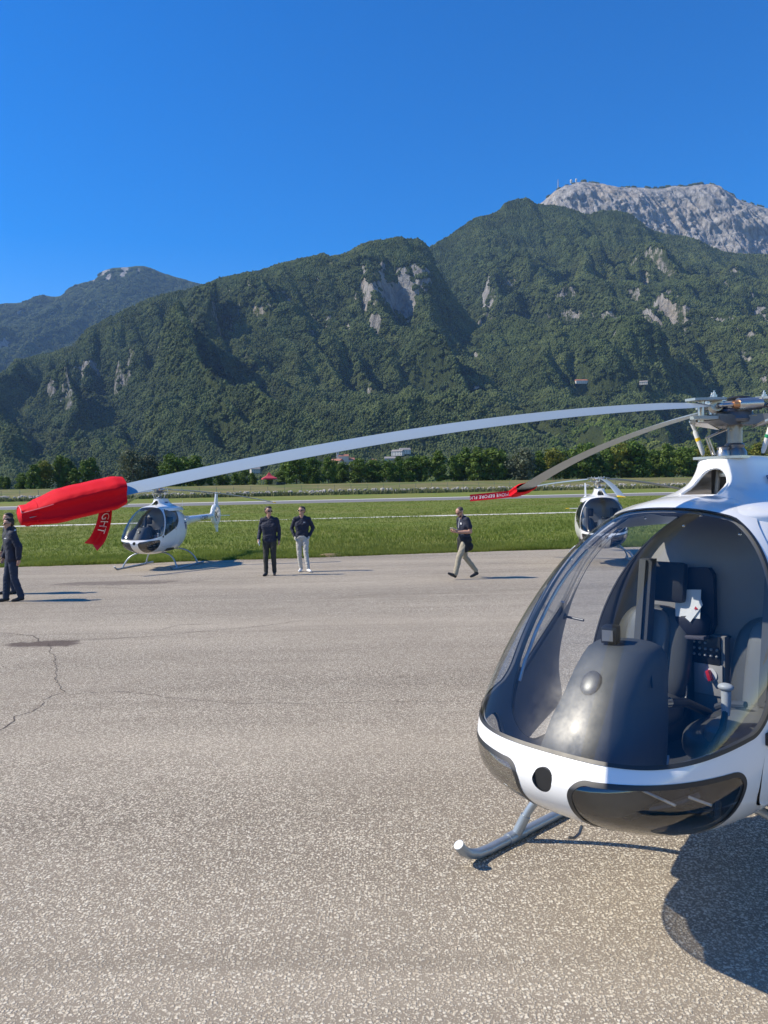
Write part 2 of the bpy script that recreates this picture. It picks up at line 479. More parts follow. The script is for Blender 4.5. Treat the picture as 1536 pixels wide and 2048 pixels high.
link('grass_verge', grass('grass_verge', 25.5, 29, 24000, 5, .05, .19, .008, 1, True), GB, label='rough tall grass along the edge of the apron', cat='grass', kind='stuff')
link('grass_field', grass('grass_field', 26, 140, 110000, 3, .05, .16, .016, 2), GB, label='green grass of the airfield between apron and runway', cat='grass', kind='stuff')

# riprap of pale stones at the foot of the dyke
def rocks():
    r = np.random.default_rng(9); bm = bmesh.new(); bmesh.ops.create_icosphere(bm, subdivisions=1, radius=1)
    bm.verts.ensure_lookup_table(); B = np.array([v.co for v in bm.verts]); Fb = np.array([[v.index for v in f.verts] for f in bm.faces]); bm.free()
    N = 1700; x = r.uniform(-175, 175, N); yp = r.uniform(227.4, 232.2, N); s = r.uniform(.18, .52, N) * np.clip(.3 + 1.5 * fbm(x * .12, yp * .5, 3), .35, 1.2)
    V = []; 
    for k in range(N):
        d = B * (1 + r.normal(0, .16, (len(B), 1))); d = d * s[k] * np.array([1.3, 1, .75]); a = r.random() * 6.28; c_, s_ = math.cos(a), math.sin(a)
        d = np.stack([d[:, 0] * c_ - d[:, 1] * s_, d[:, 0] * s_ + d[:, 1] * c_, d[:, 2]], -1); V.append(d + np.array([x[k], yp[k] + SL * x[k], gz(yp[k]) + .12 * s[k]]))
    Fc = (Fb[None] + (np.arange(N) * len(B))[:, None, None]).reshape(-1, 3)
    link('riprap', new_mesh('riprap', np.concatenate(V), Fc, False), mat('pale_limestone', (.36, .335, .295), .9, var=.5, vscale=.35), label='band of pale broken rocks along the foot of the dyke', cat='rocks', kind='stuff')
rocks()
# tall weeds in front of the rocks
def weeds():
    r = np.random.default_rng(19); n_ = 16000; x = r.uniform(-175, 175, n_); yp = 222 + 6 * r.random(n_); h = (.45 + 1.3 * fbm(x * .1, yp * .2, 3) ** 1.3) * r.uniform(.5, 1.15, n_)
    a = r.random(n_) * 6.28; w = .16; base = np.stack([x, yp + SL * x, gz(yp)], -1); sd = np.stack([np.cos(a) * w, np.sin(a) * w, 0 * a], -1)
    tip = base + np.stack([r.normal(0, .15, n_), r.normal(0, .15, n_), h], -1)
    m, n, l, b = nodes_of('weed_leaf'); l.new(mix_rgb(n, l, noise(n, l, objpos(n, True), .15, 3), (.075, .10, .03), (.17, .17, .065)), b.inputs['Base Color']); b.inputs['Roughness'].default_value = .9
    link('weeds', new_mesh('weeds', np.stack([base - sd, base + sd, tip], 1).reshape(-1, 3), np.arange(3 * n_).reshape(-1, 3), False), m, label='olive weeds growing in front of the rock band', cat='weeds', kind='stuff')
weeds()

# ------------------------------------------------------------------ mountains
def rock_forest_material(name, rock_a, rock_b, green_a, green_b):
    m, n, l, b = nodes_of(name)
    p = objpos(n, True)
    at = n.new('ShaderNodeAttribute'); at.attribute_name = 'rock'
    mp = n.new('ShaderNodeMapping'); mp.inputs['Scale'].default_value = (1, 1, .35); l.new(p, mp.inputs['Vector'])
    r1 = noise(n, l, mp.outputs[0], .045, 9, .72); r2 = noise(n, l, p, .006, 5, .6); g1 = noise(n, l, p, .012, 6, .6); g2 = noise(n, l, p, .10, 4, .7)
    rc = mix_rgb(n, l, ramp(n, l, r1, [(.36, 0), (.62, 1)]), rock_a, rock_b); rc = mix_rgb(n, l, ramp(n, l, r2, [(.5, 0), (.72, .5)]), rc, (.50, .40, .28))
    gc = mix_rgb(n, l, ramp(n, l, g1, [(.35, 0), (.65, 1)]), green_a, green_b); gc = mix_rgb(n, l, ramp(n, l, g2, [(.3, .55), (.6, 0)]), gc, tuple(.45 * c for c in green_a))
    fr = math_n(n, l, 'ADD', at.outputs['Fac'], math_n(n, l, 'MULTIPLY', math_n(n, l, 'SUBTRACT', noise(n, l, p, .035, 6, .7), .5), .9))
    l.new(mix_rgb(n, l, ramp(n, l, fr, [(.46, 0), (.56, 1)]), gc, rc), b.inputs['Base Color'])
    b.inputs['Roughness'].default_value = .95; b.inputs['Specular IOR Level'].default_value = .05
    bump(n, l, b, math_n(n, l, 'ADD', r1, math_n(n, l, 'MULTIPLY', g2, .3)), 1.0, 22)
    return m
MTN = rock_forest_material('mountain_slope', (.17, .165, .16), (.42, .405, .38), (.05, .07, .028), (.085, .108, .04))
CLIFF = rock_forest_material('limestone_cliff', (.18, .176, .172), (.50, .48, .455), (.034, .05, .022), (.055, .075, .03))

FORESTS = []
def mountain(name, crest, Yc, Yf, t_back, nx, nt, prof, gul, skew, rock_fn, material, crag=0.0, crest_rough=6.0, seed=0.0):
    cx = np.array([c[0] for c in crest], float); czv = np.array([c[1] for c in crest], float)
    X = np.linspace(cx[0], cx[-1], nx)
    Zc = pchip(X, cx, czv) + crest_rough * (fbm(X / 60 + seed, X * 0 + seed, 4) - .5) * 2
    t = np.r_[np.linspace(0, 1, nt) ** .95, 1 + np.linspace(0, t_back, 14)[1:]]
    yc = Yc + 120 * (fbm(X / 900 + seed, X * 0 + 1.3, 3) - .5) * 2
    TT, XX = np.meshgrid(t, X, indexing='ij')
    YY = Yf + TT * (yc[None] - Yf)
    xs_ = XX + skew * (YY - Yf) 
    front = np.clip(TT, 0, 1)
    base = Zc[None] * prof(front, XX)
    env = np.clip(front * 2.2, 0, 1) * np.clip((1 - front) * 7.0, 0, 1)
    wx = xs_ + 130 * (fbm(XX / 420 + seed, YY / 420, 3) - .5) * 2; wy = YY + 110 * (fbm(XX / 400 - 7 + seed, YY / 400, 3) - .5) * 2
    g = 0
    for (lx, ly, amp, o) in gul:
        rr = ridged(wx / lx + seed * 3.1, wy / ly + seed, o, .5)
        g = g + amp * (rr - .86) * (Zc[None] / Zc.max()) ** .7
    Z = base + env * g
    # ledges on steep parts
    st = fbm(XX / 260 + seed * 5, YY / 260, 4)
    Z = Z + env * 26 * np.sin(Z / 38 + 6 * st) * smoothstep(.45, .7, st)
    Z = Z + env * 9 * (fbm(XX / 26 + seed, YY / 26, 3) - .5) * 2
    Z = np.where(TT > 1, Zc[None] * (1 - (TT - 1) * 1.6) , Z)
    if crag:   # overhanging crags: push the face in and out along the line of sight to the valley
        ud = XX + .45 * Z; vd = Z - .35 * XX
        cr_ = 1.5 * (ridged(ud / 150 + seed, vd / 420, 4, .55) - .6) + .8 * (ridged(ud / 38, vd / 130 + seed, 5, .6) - .6) + .35 * np.round(4 * fbm(XX / 120, Z / 60, 3)) / 2 + .25 * (ridged(ud / 12, vd / 26, 3, .6) - .6)
        YY = YY - crag * cr_ * np.clip((1 - front) * 9, 0, 1) * np.clip(front * 3, 0, 1)
    gy = np.gradient(Z, axis=0) / np.maximum(np.abs(np.gradient(YY, axis=0)), 1.0); gx = np.gradient(Z, X, axis=1) - gy * np.gradient(YY, X, axis=1)
    slope = np.hypot(gx, gy)
    rock = np.clip(rock_fn(XX, YY, Z, front, slope), 0, 1)
    P = np.stack([XX, YY, Z], -1).reshape(-1, 3); nT = len(t)
    a = (np.arange(nT - 1)[:, None] * nx + np.arange(nx - 1)[None]).ravel()
    me = new_mesh(name, P, np.stack([a, a + 1, a + 1 + nx, a + nx], -1), True)
    at = me.attributes.new('rock', 'FLOAT', 'POINT'); at.data.foreach_set('value', rock.astype(np.float32).ravel())
    link(name, me, material, kind='structure')
    return dict(X=X, t=t, YY=YY, Z=Z, rock=rock, slope=slope, gx=gx, gy=gy)

def tilt_rot(gx, gy, spin):
    # Euler XYZ that lays a clump of trees along the slope (steepness capped)
    out = np.zeros((len(gx), 3)); q = np.hypot(gx, gy); c = np.minimum(q, 1.3) / np.maximum(q, 1e-6); gx = gx * c; gy = gy * c
    for i in range(len(gx)):
        n_ = Vector((-gx[i], -gy[i], 1)).normalized(); out[i] = (n_.to_track_quat('Z', 'Y') @ Euler((0, 0, spin[i])).to_quaternion()).to_euler()
    return out
def sample_forest(M, count, seed, smin, smax, tmax=1.0, rock_max=.42, fn=None):
    r = np.random.default_rng(seed); nT, nX = M['Z'].shape
    i = r.random(count * 3) * (np.searchsorted(M['t'], tmax) - 1.01); j = r.random(count * 3) * (nX - 1.01)
    ii, jj = i.astype(int), j.astype(int); fi, fj = i - ii, j - jj
    bl = lambda A: A[ii, jj] * (1 - fi) * (1 - fj) + A[ii + 1, jj] * fi * (1 - fj) + A[ii, jj + 1] * (1 - fi) * fj + A[ii + 1, jj + 1] * fi * fj
    x = M['X'][jj] * (1 - fj) + M['X'][jj + 1] * fj; y = bl(M['YY']); z = bl(M['Z']); rk = bl(M['rock'])
    u = 768 + 1539 * x / y; v = 980 - 1539 * (z - 1.9) / y
    noise_ = (fbm(x / 40, y / 40, 3) - .5) * .5
    k = (u > -60) & (u < 1600) & (rk + noise_ < rock_max)
    if fn is not None: k &= fn(x, y, z, u, v)
    k = np.where(k)[0][:count]
    s = (smin + (smax - smin) * r.random(len(k)) ** 1.5) * (y[k] / M['YY'].mean()) ** .3
    return np.stack([x[k], y[k], z[k]], -1), np.stack([s, s, s * r.uniform(.75, 1.25, len(k))], -1), tilt_rot(bl(M['gx'])[k], bl(M['gy'])[k], r.random(len(k)) * 6.28)

def crown_material(name, a, b_, yel, mixy=.35):
    m, n, l, b = nodes_of(name)
    oi = n.new('ShaderNodeObjectInfo'); p = objpos(n, True)
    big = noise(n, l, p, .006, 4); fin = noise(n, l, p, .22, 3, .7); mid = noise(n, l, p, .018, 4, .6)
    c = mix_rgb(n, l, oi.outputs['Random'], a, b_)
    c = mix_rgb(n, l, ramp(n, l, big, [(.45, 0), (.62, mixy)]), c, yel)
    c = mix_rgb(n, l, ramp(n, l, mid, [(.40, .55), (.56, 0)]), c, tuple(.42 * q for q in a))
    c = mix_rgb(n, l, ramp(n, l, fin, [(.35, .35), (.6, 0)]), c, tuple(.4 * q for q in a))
    l.new(c, b.inputs['Base Color']); b.inputs['Roughness'].default_value = .9; b.inputs['Specular IOR Level'].default_value = .1
    return m

def forest_object(name, pts, scl, rot, material, label, subdiv=2):
    me = bpy.data.meshes.new(name); me.vertices.add(len(pts)); me.vertices.foreach_set('co', pts.astype(np.float32).ravel()); me.update()
    for nm, arr in (('tree_scale', scl), ('tree_rot', rot)):
        a = me.attributes.new(nm, 'FLOAT_VECTOR', 'POINT'); a.data.foreach_set('vector', arr.astype(np.float32).ravel())
    o = link(name, me, material, label=label, cat='forest', kind='stuff')
    ng = bpy.data.node_groups.new(name + '_scatter', 'GeometryNodeTree')
    ng.interface.new_socket('Geometry', in_out='INPUT', socket_type='NodeSocketGeometry'); ng.interface.new_socket('Geometry', in_out='OUTPUT', socket_type='NodeSocketGeometry')
    N = ng.nodes; Lk = ng.links; gi = N.new('NodeGroupInput'); go = N.new('NodeGroupOutput')
    ico = N.new('GeometryNodeMeshIcoSphere'); ico.inputs['Subdivisions'].default_value = subdiv; ico.inputs['Radius'].default_value = 1
    sp = N.new('GeometryNodeSetPosition'); nt = N.new('ShaderNodeTexNoise'); nt.inputs['Scale'].default_value = 1.7; nt.inputs['Detail'].default_value = 3
    sub = N.new('ShaderNodeVectorMath'); sub.operation = 'SUBTRACT'; sub.inputs[1].default_value = (.5, .5, .35)
    mul = N.new('ShaderNodeVectorMath'); mul.operation = 'SCALE'; mul.inputs['Scale'].default_value = 1.5
    Lk.new(nt.outputs['Color'], sub.inputs[0]); Lk.new(sub.outputs[0], mul.inputs[0]); Lk.new(mul.outputs[0], sp.inputs['Offset']); jn = N.new('GeometryNodeJoinGeometry'); Lk.new(jn.outputs[0], sp.inputs['Geometry'])
    rr = np.random.default_rng(len(pts))
    for q in range(7):
        tg = N.new('GeometryNodeTransform'); Lk.new(ico.outputs['Mesh'], tg.inputs['Geometry']); a = q * 2.4; d_ = 0 if q == 0 else 2.05 + .5 * rr.random(); s_ = .8 + .55 * rr.random()
        tg.inputs['Translation'].default_value = (d_ * math.cos(a), d_ * math.sin(a), .5 * rr.random()); tg.inputs['Scale'].default_value = (s_, s_, s_ * (1 + .5 * rr.random())); Lk.new(tg.outputs[0], jn.inputs[0])
    sm = N.new('GeometryNodeSetMaterial'); sm.inputs['Material'].default_value = material; Lk.new(sp.outputs[0], sm.inputs[0])
    iop = N.new('GeometryNodeInstanceOnPoints')
    def attr(nm):
        x = N.new('GeometryNodeInputNamedAttribute'); x.data_type = 'FLOAT_VECTOR'; x.inputs['Name'].default_value = nm; return x.outputs['Attribute']
    Lk.new(gi.outputs[0], iop.inputs['Points']); Lk.new(sm.outputs[0], iop.inputs['Instance']); Lk.new(attr('tree_scale'), iop.inputs['Scale']); Lk.new(attr('tree_rot'), iop.inputs['Rotation'])
    Lk.new(iop.outputs[0], go.inputs[0])
    md = o.modifiers.new('scatter', 'NODES'); md.node_group = ng
    return o

CREST_A = [(-4400, 1400), (-3859, 1505), (-3184, 1629), (-3015, 1642), (-2867, 1701), (-2720, 1690), (-2550, 1778), (-2361, 1808), (-2330, 1857), (-2190, 1896), (-2086, 1898), (-1981, 1908), (-1794, 1846), (-1482, 1749), (-1171, 1618), (-840, 1445), (-260, 1099)]
CREST_B = [(-2100, 250), (-1554, 336), (-1383, 391), (-1281, 417), (-1179, 471), (-1026, 509), (-991, 555), (-940, 586), (-821, 639), (-720, 670), (-593, 697), (-534, 723), (-399, 747), (-298, 770), (-231, 780), (-130, 788), (-63, 815), (5, 833), (72, 837), (122, 828), (155, 807), (195, 727), (268, 600), (400, 431), (566, 293), (800, 120)]
CREST_C = [(-900, 300), (-430, 607), (-126, 824), (89, 956), (197, 1028), (304, 1089), (433, 1160), (518, 1190), (544, 1221), (604, 1245), (635, 1248), (677, 1222), (709, 1213), (781, 1195), (902, 1161), (955, 1173), (1035, 1163), (1097, 1132), (1139, 1100), (1236, 1064), (1314, 1054), (1446, 1003), (1535, 980), (1654, 968), (1875, 942), (2300, 900)]
CREST_D = [(400, 1200), (672, 1399), (924, 1580), (972, 1618), (1052, 1652), (1132, 1666), (1201, 1660), (1270, 1650), (1372, 1637), (1544, 1636), (1624, 1646), (1773, 1646), (1831, 1642), (1886, 1613), (2002, 1548), (2156, 1504), (2444, 1419), (2900, 1300)]
def bandnoise(X, Y, s): return (fbm(X / s, Y / s, 5, .55) - .5) * 2
MA = mountain('mountain_far', CREST_A, 6500, 3300, .4, 420, 170, lambda t, X: .10 + .90 * t ** 1.05, [(900, 1900, 420, 4), (300, 700, 130, 4), (90, 160, 36, 3)], -.25,
     lambda X, Y, Z, t, s: smoothstep(1.5, 2.2, s + .35 * bandnoise(X, Y, 150)) * .7 + smoothstep(1700, 1790, Z) * smoothstep(.2, -.1, np.abs(X + 2180) / 500 - .4) * smoothstep(-.25, .25, bandnoise(X, Y, 60)) * .9, MTN, seed=2.2)
def band(t, c, w): return smoothstep(w, w * .35, np.abs(t - c))
def blob(X, t, x0, t0, wx, wt): return smoothstep(1.3, .5, np.sqrt(((X - x0) / wx) ** 2 + ((t - t0) / wt) ** 2))
def rock_b(X, Y, Z, t, s):
    n1 = bandnoise(X, Y, 34); n2 = bandnoise(X, Y, 120); st = smoothstep(1.5, 2.4, s + .3 * n1)
    zone = blob(X, t, 10, .84, 120, .08) + .8 * blob(X, t, 110, .90, 60, .06) + .75 * blob(X, t, -300, .80, 130, .06) + .7 * blob(X, t, -130, .74, 60, .10) + .4 * blob(X, t, -930, .88, 60, .04)
    return .66 * zone * smoothstep(-.1, .4, 1.3 * n1 + .5 * n2 + .45 * (s - 1.4)) + .52 * st * smoothstep(-.05, .35, n2) * smoothstep(.38, .5, t)
def rock_c(X, Y, Z, t, s):
    n1 = bandnoise(X, Y, 34); n2 = bandnoise(X, Y, 120); st = smoothstep(1.5, 2.4, s + .3 * n1)
    zone = .7 * blob(X, t, 430, .80, 120, .07) + .6 * blob(X, t, 300, .72, 80, .05) + .75 * blob(X, t, 960, .80, 90, .07) + .6 * blob(X, t, 900, .60, 200, .05) + .75 * blob(X, t, 1300, .74, 90, .08) + .6 * blob(X, t, 240, .56, 110, .03) + .5 * blob(X, t, 1150, .55, 120, .04)
    return .66 * zone * smoothstep(-.1, .4, 1.3 * n1 + .5 * n2 + .45 * (s - 1.4)) + .52 * st * smoothstep(-.05, .35, n2) * smoothstep(.38, .5, t)
MB_ = mountain('mountain_near', CREST_B, 2600, 1050, .5, 640, 300, lambda t, X: np.where(t < .78, .93 * (t / .78) ** 1.12 * .90, .837 + .163 * smoothstep(.78, 1.0, t)), [(430, 1400, 330, 2), (165, 800, 270, 3), (50, 190, 62, 3)], .50, rock_b, MTN, seed=5.7, crag=26)
MC = mountain('mountain_main', CREST_C, 3300, 560, .3, 700, 360, lambda t, X: .06 * t + .94 * np.clip((t - .08) / .92, 0, 1) ** 1.42, [(560, 1500, 300, 2), (200, 800, 280, 3), (60, 200, 68, 3)], .22, rock_c, MTN, seed=9.1, crag=26)
MD = mountain('mountain_cliff', CREST_D, 4300, 3000, .2, 520, 320, lambda t, X: np.where(t < .55, .48 * t / .55, .48 + .52 * smoothstep(.55, 1.02, t) ** .8), [(420, 600, 130, 3), (120, 160, 40, 3)], .25,
     lambda X, Y, Z, t, s: smoothstep(.42, .55, t) * smoothstep(1.0, .97, t + .02 * bandnoise(X, Y, 60)) * (1 - .9 * smoothstep(.1, .4, bandnoise(X, Y, 170) - 1.3 * smoothstep(.62, .8, t))) + smoothstep(1.2, 1.8, s) * .8, CLIFF, seed=13.4, crest_rough=9, crag=48)

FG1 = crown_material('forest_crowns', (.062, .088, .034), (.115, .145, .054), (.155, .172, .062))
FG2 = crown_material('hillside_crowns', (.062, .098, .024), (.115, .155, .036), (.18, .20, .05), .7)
def clear_fn(x, y, z, u, v):
    # meadows and vineyard terraces on the lower slope
    m = ((u > 1180) & (u < 1330) & (np.abs(v - (778 - (u - 1180) * .12)) < 5)) | ((u > 860) & (u < 1000) & (np.abs(v - (800 - (u - 860) * .12)) < 2.5)) | ((u > 1120) & (u < 1240) & (np.abs(v - 783) < 4)) | ((u > 1270) & (u < 1330) & (np.abs(v - 757) < 3))
    return ~m
HOUSES = []
def terrain_at(M, x, y):
    j = np.clip(np.searchsorted(M['X'], x) - 1, 0, len(M['X']) - 2); col = M['YY'][:, j]; return float(np.interp(y, col, M['Z'][:, j]))
def on_slope(u, v, y0, y1):
    """where the sight line at (u, v) meets the main mountain"""
    H_ = 980 - .02 * (u - 768)
    for y in np.arange(y0, y1, 3.0):
        x = (u - 768) / 1539 * y; zr = 1.89 + (H_ - v) / 1539 * y
        z = max(terrain_at(MC, x, y), float(gz(y - SL * x)))
        if z >= zr: return x, y, z
    return x, y, zr
WALLC = mat('rendered_wall', (.52, .48, .41), .9, var=.06, vscale=.3); WALLW = mat('white_wall', (.58, .56, .52), .9, var=.04, vscale=.3); WALLY = mat('ochre_wall', (.62, .50, .33), .9, var=.06, vscale=.3)
ROOFR = mat('red_tiles', (.34, .14, .09), .9, var=.15, vscale=.5); ROOFG = mat('grey_tiles', (.26, .24, .23), .9, var=.12, vscale=.5); WIND = mat('dark_window', (.03, .035, .04), .2)
def house(u, v, y0, y1, w, d, h, rz, wall, roof, label, roof_h=.28, nwin=4, name='house'):
    x, y, z = on_slope(u, v, y0, y1); HOUSES.append((x, y, max(w, d)))
    o = empty(name, (x, y, z - .5), rz, label, name, 'houses on the hillside')
    mb = MB(); mb.box((0, 0, h / 2), (w, d, h)); wl_ = mb.build('wall', wall, o, smooth=False)
    rh = roof_h * d; ov = .5
    mb = MB(); mb.prism([(-d / 2 - ov, h - .1), (0, h + rh), (d / 2 + ov, h - .1), (d / 2 + ov, h - .35), (-d / 2 - ov, h - .35)], lambda a, b, q: (q, a, b), -w / 2 - ov, w / 2 + ov); rf = mb.build('roof', roof, o, smooth=False)
    mb = MB(); mb.box((w * .2, d * .15, h + rh * .9), (.9, .9, 1.6)); mb.build('chimney', wall, rf, smooth=False)
    for k in range(nwin):
        for lev in range(max(1, int(h // 3))):
            mb = MB(); mb.box((-w / 2 + (k + .5) * w / nwin, -d / 2 - .01, 1.6 + 2.8 * lev), (1.0, .06, 1.3)); mb.build('window', WIND, wl_, smooth=False)
    return o
house(792, 893, 600, 1800, 15, 11, 8, .2, WALLC, ROOFG, 'pale house with grey roof, left of the white villa below the rotor blade')
house(858, 887, 600, 1800, 15, 10, 7, -.1, WALLW, ROOFG, 'white villa standing alone on the wooded slope under the rotor blade')
house(1166, 771, 700, 2400, 30, 12, 8, .1, WALLW, ROOFR, 'long red-roofed farmhouse on the terrace below the pale cliff', nwin=6)
house(1290, 771, 700, 2400, 18, 11, 7, -.3, WALLC, ROOFG, 'small pale stone house on the terraces right of the red farmhouse')
house(957, 781, 700, 2600, 12, 9, 5, .2, WALLC, ROOFR, 'tiny house at the end of the long terrace wall')
for k, (u, v, w, wl_, rf_, lb) in enumerate(((676, 933, 16, WALLY, ROOFR, 'ochre village house nearest the left edge of the hamlet'), (700, 929, 15, WALLC, ROOFR, 'cream village house directly under the church tower'), (722, 934, 18, WALLC, ROOFR, 'cream village house between the church and the white gable'), (744, 930, 15, WALLW, ROOFR, 'white village house with the bright gable end'), (782, 926, 16, WALLC, ROOFG, 'grey-roofed village house at the hamlet\'s right end'), (798, 912, 18, WALLW, ROOFG, 'grey-roofed house just above the hamlet\'s right end'), (812, 908, 16, WALLW, ROOFG, 'low shed with pale roof on the slope above the hamlet'), (588, 948, 14, WALLW, ROOFR, 'white house half hidden by trees beside the red tent'), (512, 946, 14, WALLC, ROOFG, 'pale house behind the trees left of the red tent'))):
    house(u, v, 560, 1200, w, 10, 7, (k * 37 % 60 - 30) / 60, wl_, rf_, lb)
x, y, z = on_slope(685, 925, 560, 1200); HOUSES.append((x, y, 12))
ch = empty('church', (x, y, z - .5), .1, 'small cream church with pointed bell tower in the hamlet', 'church')
mb = MB(); mb.box((3, 0, 4), (14, 8, 8)); mb.build('wall', WALLC, ch, smooth=False)
mb = MB(); mb.prism([(-4.5, 8), (0, 11), (4.5, 8)], lambda a, b, q: (q, a, b), -4.5, 10.5); mb.build('roof', ROOFR, ch, smooth=False)
mb = MB(); mb.box((-5, 0, 7.5), (3.4, 3.4, 15)); tw = mb.build('bell_tower', WALLW, ch, smooth=False)
mb = MB(); mb.lathe([(2.5, 0), (.05, 4.5)], (-5, 0, 15), None, 4); mb.build('spire', ROOFG, tw, smooth=False)
mb = MB(); mb.box((-5, -1.72, 12.5), (1.2, .08, 2)); mb.build('belfry_opening', WIND, tw, smooth=False)
def house_clear(x, y, z, u, v):
    k = clear_fn(x, y, z, u, v)
    for hx, hy, hs in HOUSES: k &= ~((np.abs(x - hx) < hs * .5 + 7 + .1 * np.maximum(0, hy - y)) & (y < hy + hs) & (y > hy - 48))
    return k
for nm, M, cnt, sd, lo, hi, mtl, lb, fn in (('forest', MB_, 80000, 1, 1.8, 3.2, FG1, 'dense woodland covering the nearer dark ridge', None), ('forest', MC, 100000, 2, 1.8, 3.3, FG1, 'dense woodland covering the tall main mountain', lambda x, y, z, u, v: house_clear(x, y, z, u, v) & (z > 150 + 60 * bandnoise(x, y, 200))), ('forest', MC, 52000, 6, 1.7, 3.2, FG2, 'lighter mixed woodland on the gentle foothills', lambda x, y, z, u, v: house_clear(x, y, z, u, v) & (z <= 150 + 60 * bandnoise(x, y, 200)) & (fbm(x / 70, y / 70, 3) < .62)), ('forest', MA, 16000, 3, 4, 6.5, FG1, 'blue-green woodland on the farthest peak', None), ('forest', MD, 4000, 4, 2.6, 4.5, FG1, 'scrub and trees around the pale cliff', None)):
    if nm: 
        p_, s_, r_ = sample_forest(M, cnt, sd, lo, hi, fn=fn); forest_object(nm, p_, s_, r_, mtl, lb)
# ================================================================== HELICOPTER
WHITE = mat('white_paint', (0.80, 0.80, 0.79), 0.22, coat=0.6, var=0.02)
LINER = mat('cabin_liner', (0.30, 0.285, 0.27), 0.85, var=0.06, bmp=0.25, bscale=500)
BLACKR = mat('black_rubber', (0.022, 0.023, 0.025), 0.45)
GLASS = glass_mat('canopy_glass', (0.82, 0.85, 0.875))
DKGLASS = glass_mat('smoked_glass', (0.72, 0.71, 0.68), f0=.13)
SKIDM = mat('skid_metal', (0.36, 0.40, 0.44), 0.38, metal=0.55, var=0.1, vscale=14)
STEEL = mat('bare_steel', (0.55, 0.53, 0.50), 0.32, metal=0.9, var=0.12, vscale=20)
DSTEEL = mat('dark_steel', (0.16, 0.16, 0.165), 0.42, metal=0.6, var=0.2, vscale=25)
BLADEM = mat('blade_paint', (0.285, 0.335, 0.355), 0.32, var=0.05, vscale=3)
LEATHER = mat('black_leather', (0.085, 0.086, 0.08), 0.40, var=0.25, bmp=0.35, bscale=260)
GREYLEATHER = mat('grey_leather', (0.17, 0.175, 0.172), 0.42, var=0.15, bmp=0.3, bscale=260)
DASHM = mat('dash_cover', (0.068, 0.077, 0.086), 0.62, var=0.08, bmp=0.15, bscale=700)
BLACKP = mat('black_plastic', (0.018, 0.019, 0.021), 0.4)
YELLOW = mat('yellow_paint', (0.85, 0.55, 0.02), 0.4)
REDP = mat('red_plastic', (0.55, 0.02, 0.04), 0.35)
GREENP = mat('green_paint', (0.02, 0.25, 0.12), 0.4)
BLUEP = mat('navy_lettering', (0.02, 0.035, 0.16), 0.4)
PURPLEP = mat('violet_lettering', (0.16, 0.03, 0.2), 0.4)
PAPER = mat('white_paper', (0.8, 0.8, 0.8), 0.7)
CHROME = mat('chrome', (0.75, 0.75, 0.75), 0.15, metal=1.0)
COPPER = mat('copper_bush', (0.55, 0.26, 0.12), 0.35, metal=0.7)
GREYGRIP = mat('grey_grip', (0.5, 0.52, 0.53), 0.45)
WEB = mat('belt_webbing', (0.06, 0.065, 0.075), 0.8, bmp=0.3, bscale=900)

def clip_mesh(A, T, phi):
    """keep the part of the triangle mesh where phi > 0"""
    s = phi > 0
    cnt = s[T].sum(1)
    keep = T[cnt == 3]
    newA = []; newT = []; cache = {}
    base = len(A)
    def cut(i, j):
        k = (min(i, j), max(i, j))
        if k not in cache:
            t = phi[i] / (phi[i] - phi[j]); cache[k] = base + len(newA); newA.append(A[i] * (1 - t) + A[j] * t)
        return cache[k]
    for tri in T[(cnt == 1) | (cnt == 2)]:
        poly = []
        for a in range(3):
            i, j = int(tri[a]), int(tri[(a + 1) % 3])
            if s[i]: poly.append(i)
            if s[i] != s[j]: poly.append(cut(i, j))
        for k in range(1, len(poly) - 1): newT.append((poly[0], poly[k], poly[k + 1]))
    A2 = np.vstack([A, np.array(newA).reshape(-1, A.shape[1])]); T2 = np.vstack([keep, np.array(newT, int).reshape(-1, 3)])
    used, inv = np.unique(T2, return_inverse=True)
    return A2[used], inv.reshape(-1, 3)

def grid_tris(nu, nv, wrap_v=True):
    i = np.arange(nu - 1)[:, None]; j = np.arange(nv if wrap_v else nv - 1)[None]
    a = i * nv + j; b = i * nv + (j + 1) % nv; c = a + nv; d = b + nv
    return np.concatenate([np.stack([a, b, d], -1).reshape(-1, 3), np.stack([a, d, c], -1).reshape(-1, 3)])

def vert_normals(P, T):
    n = np.zeros_like(P); fn = np.cross(P[T[:, 1]] - P[T[:, 0]], P[T[:, 2]] - P[T[:, 0]])
    for k in range(3): np.add.at(n, T[:, k], fn)
    return n / np.maximum(np.linalg.norm(n, axis=1, keepdims=True), 1e-12)

def surf_obj(name, A, T, off, material, parent, origin=(0, 0, 0), flip=False, **kw):
    P = A[:, :3] + A[:, 3:6] * off - np.array(origin)
    N = A[:, 3:6]
    if flip: T = T[:, ::-1]; N = -N
    return link(name, new_mesh(name, P, T, True, N), material, parent, **kw)

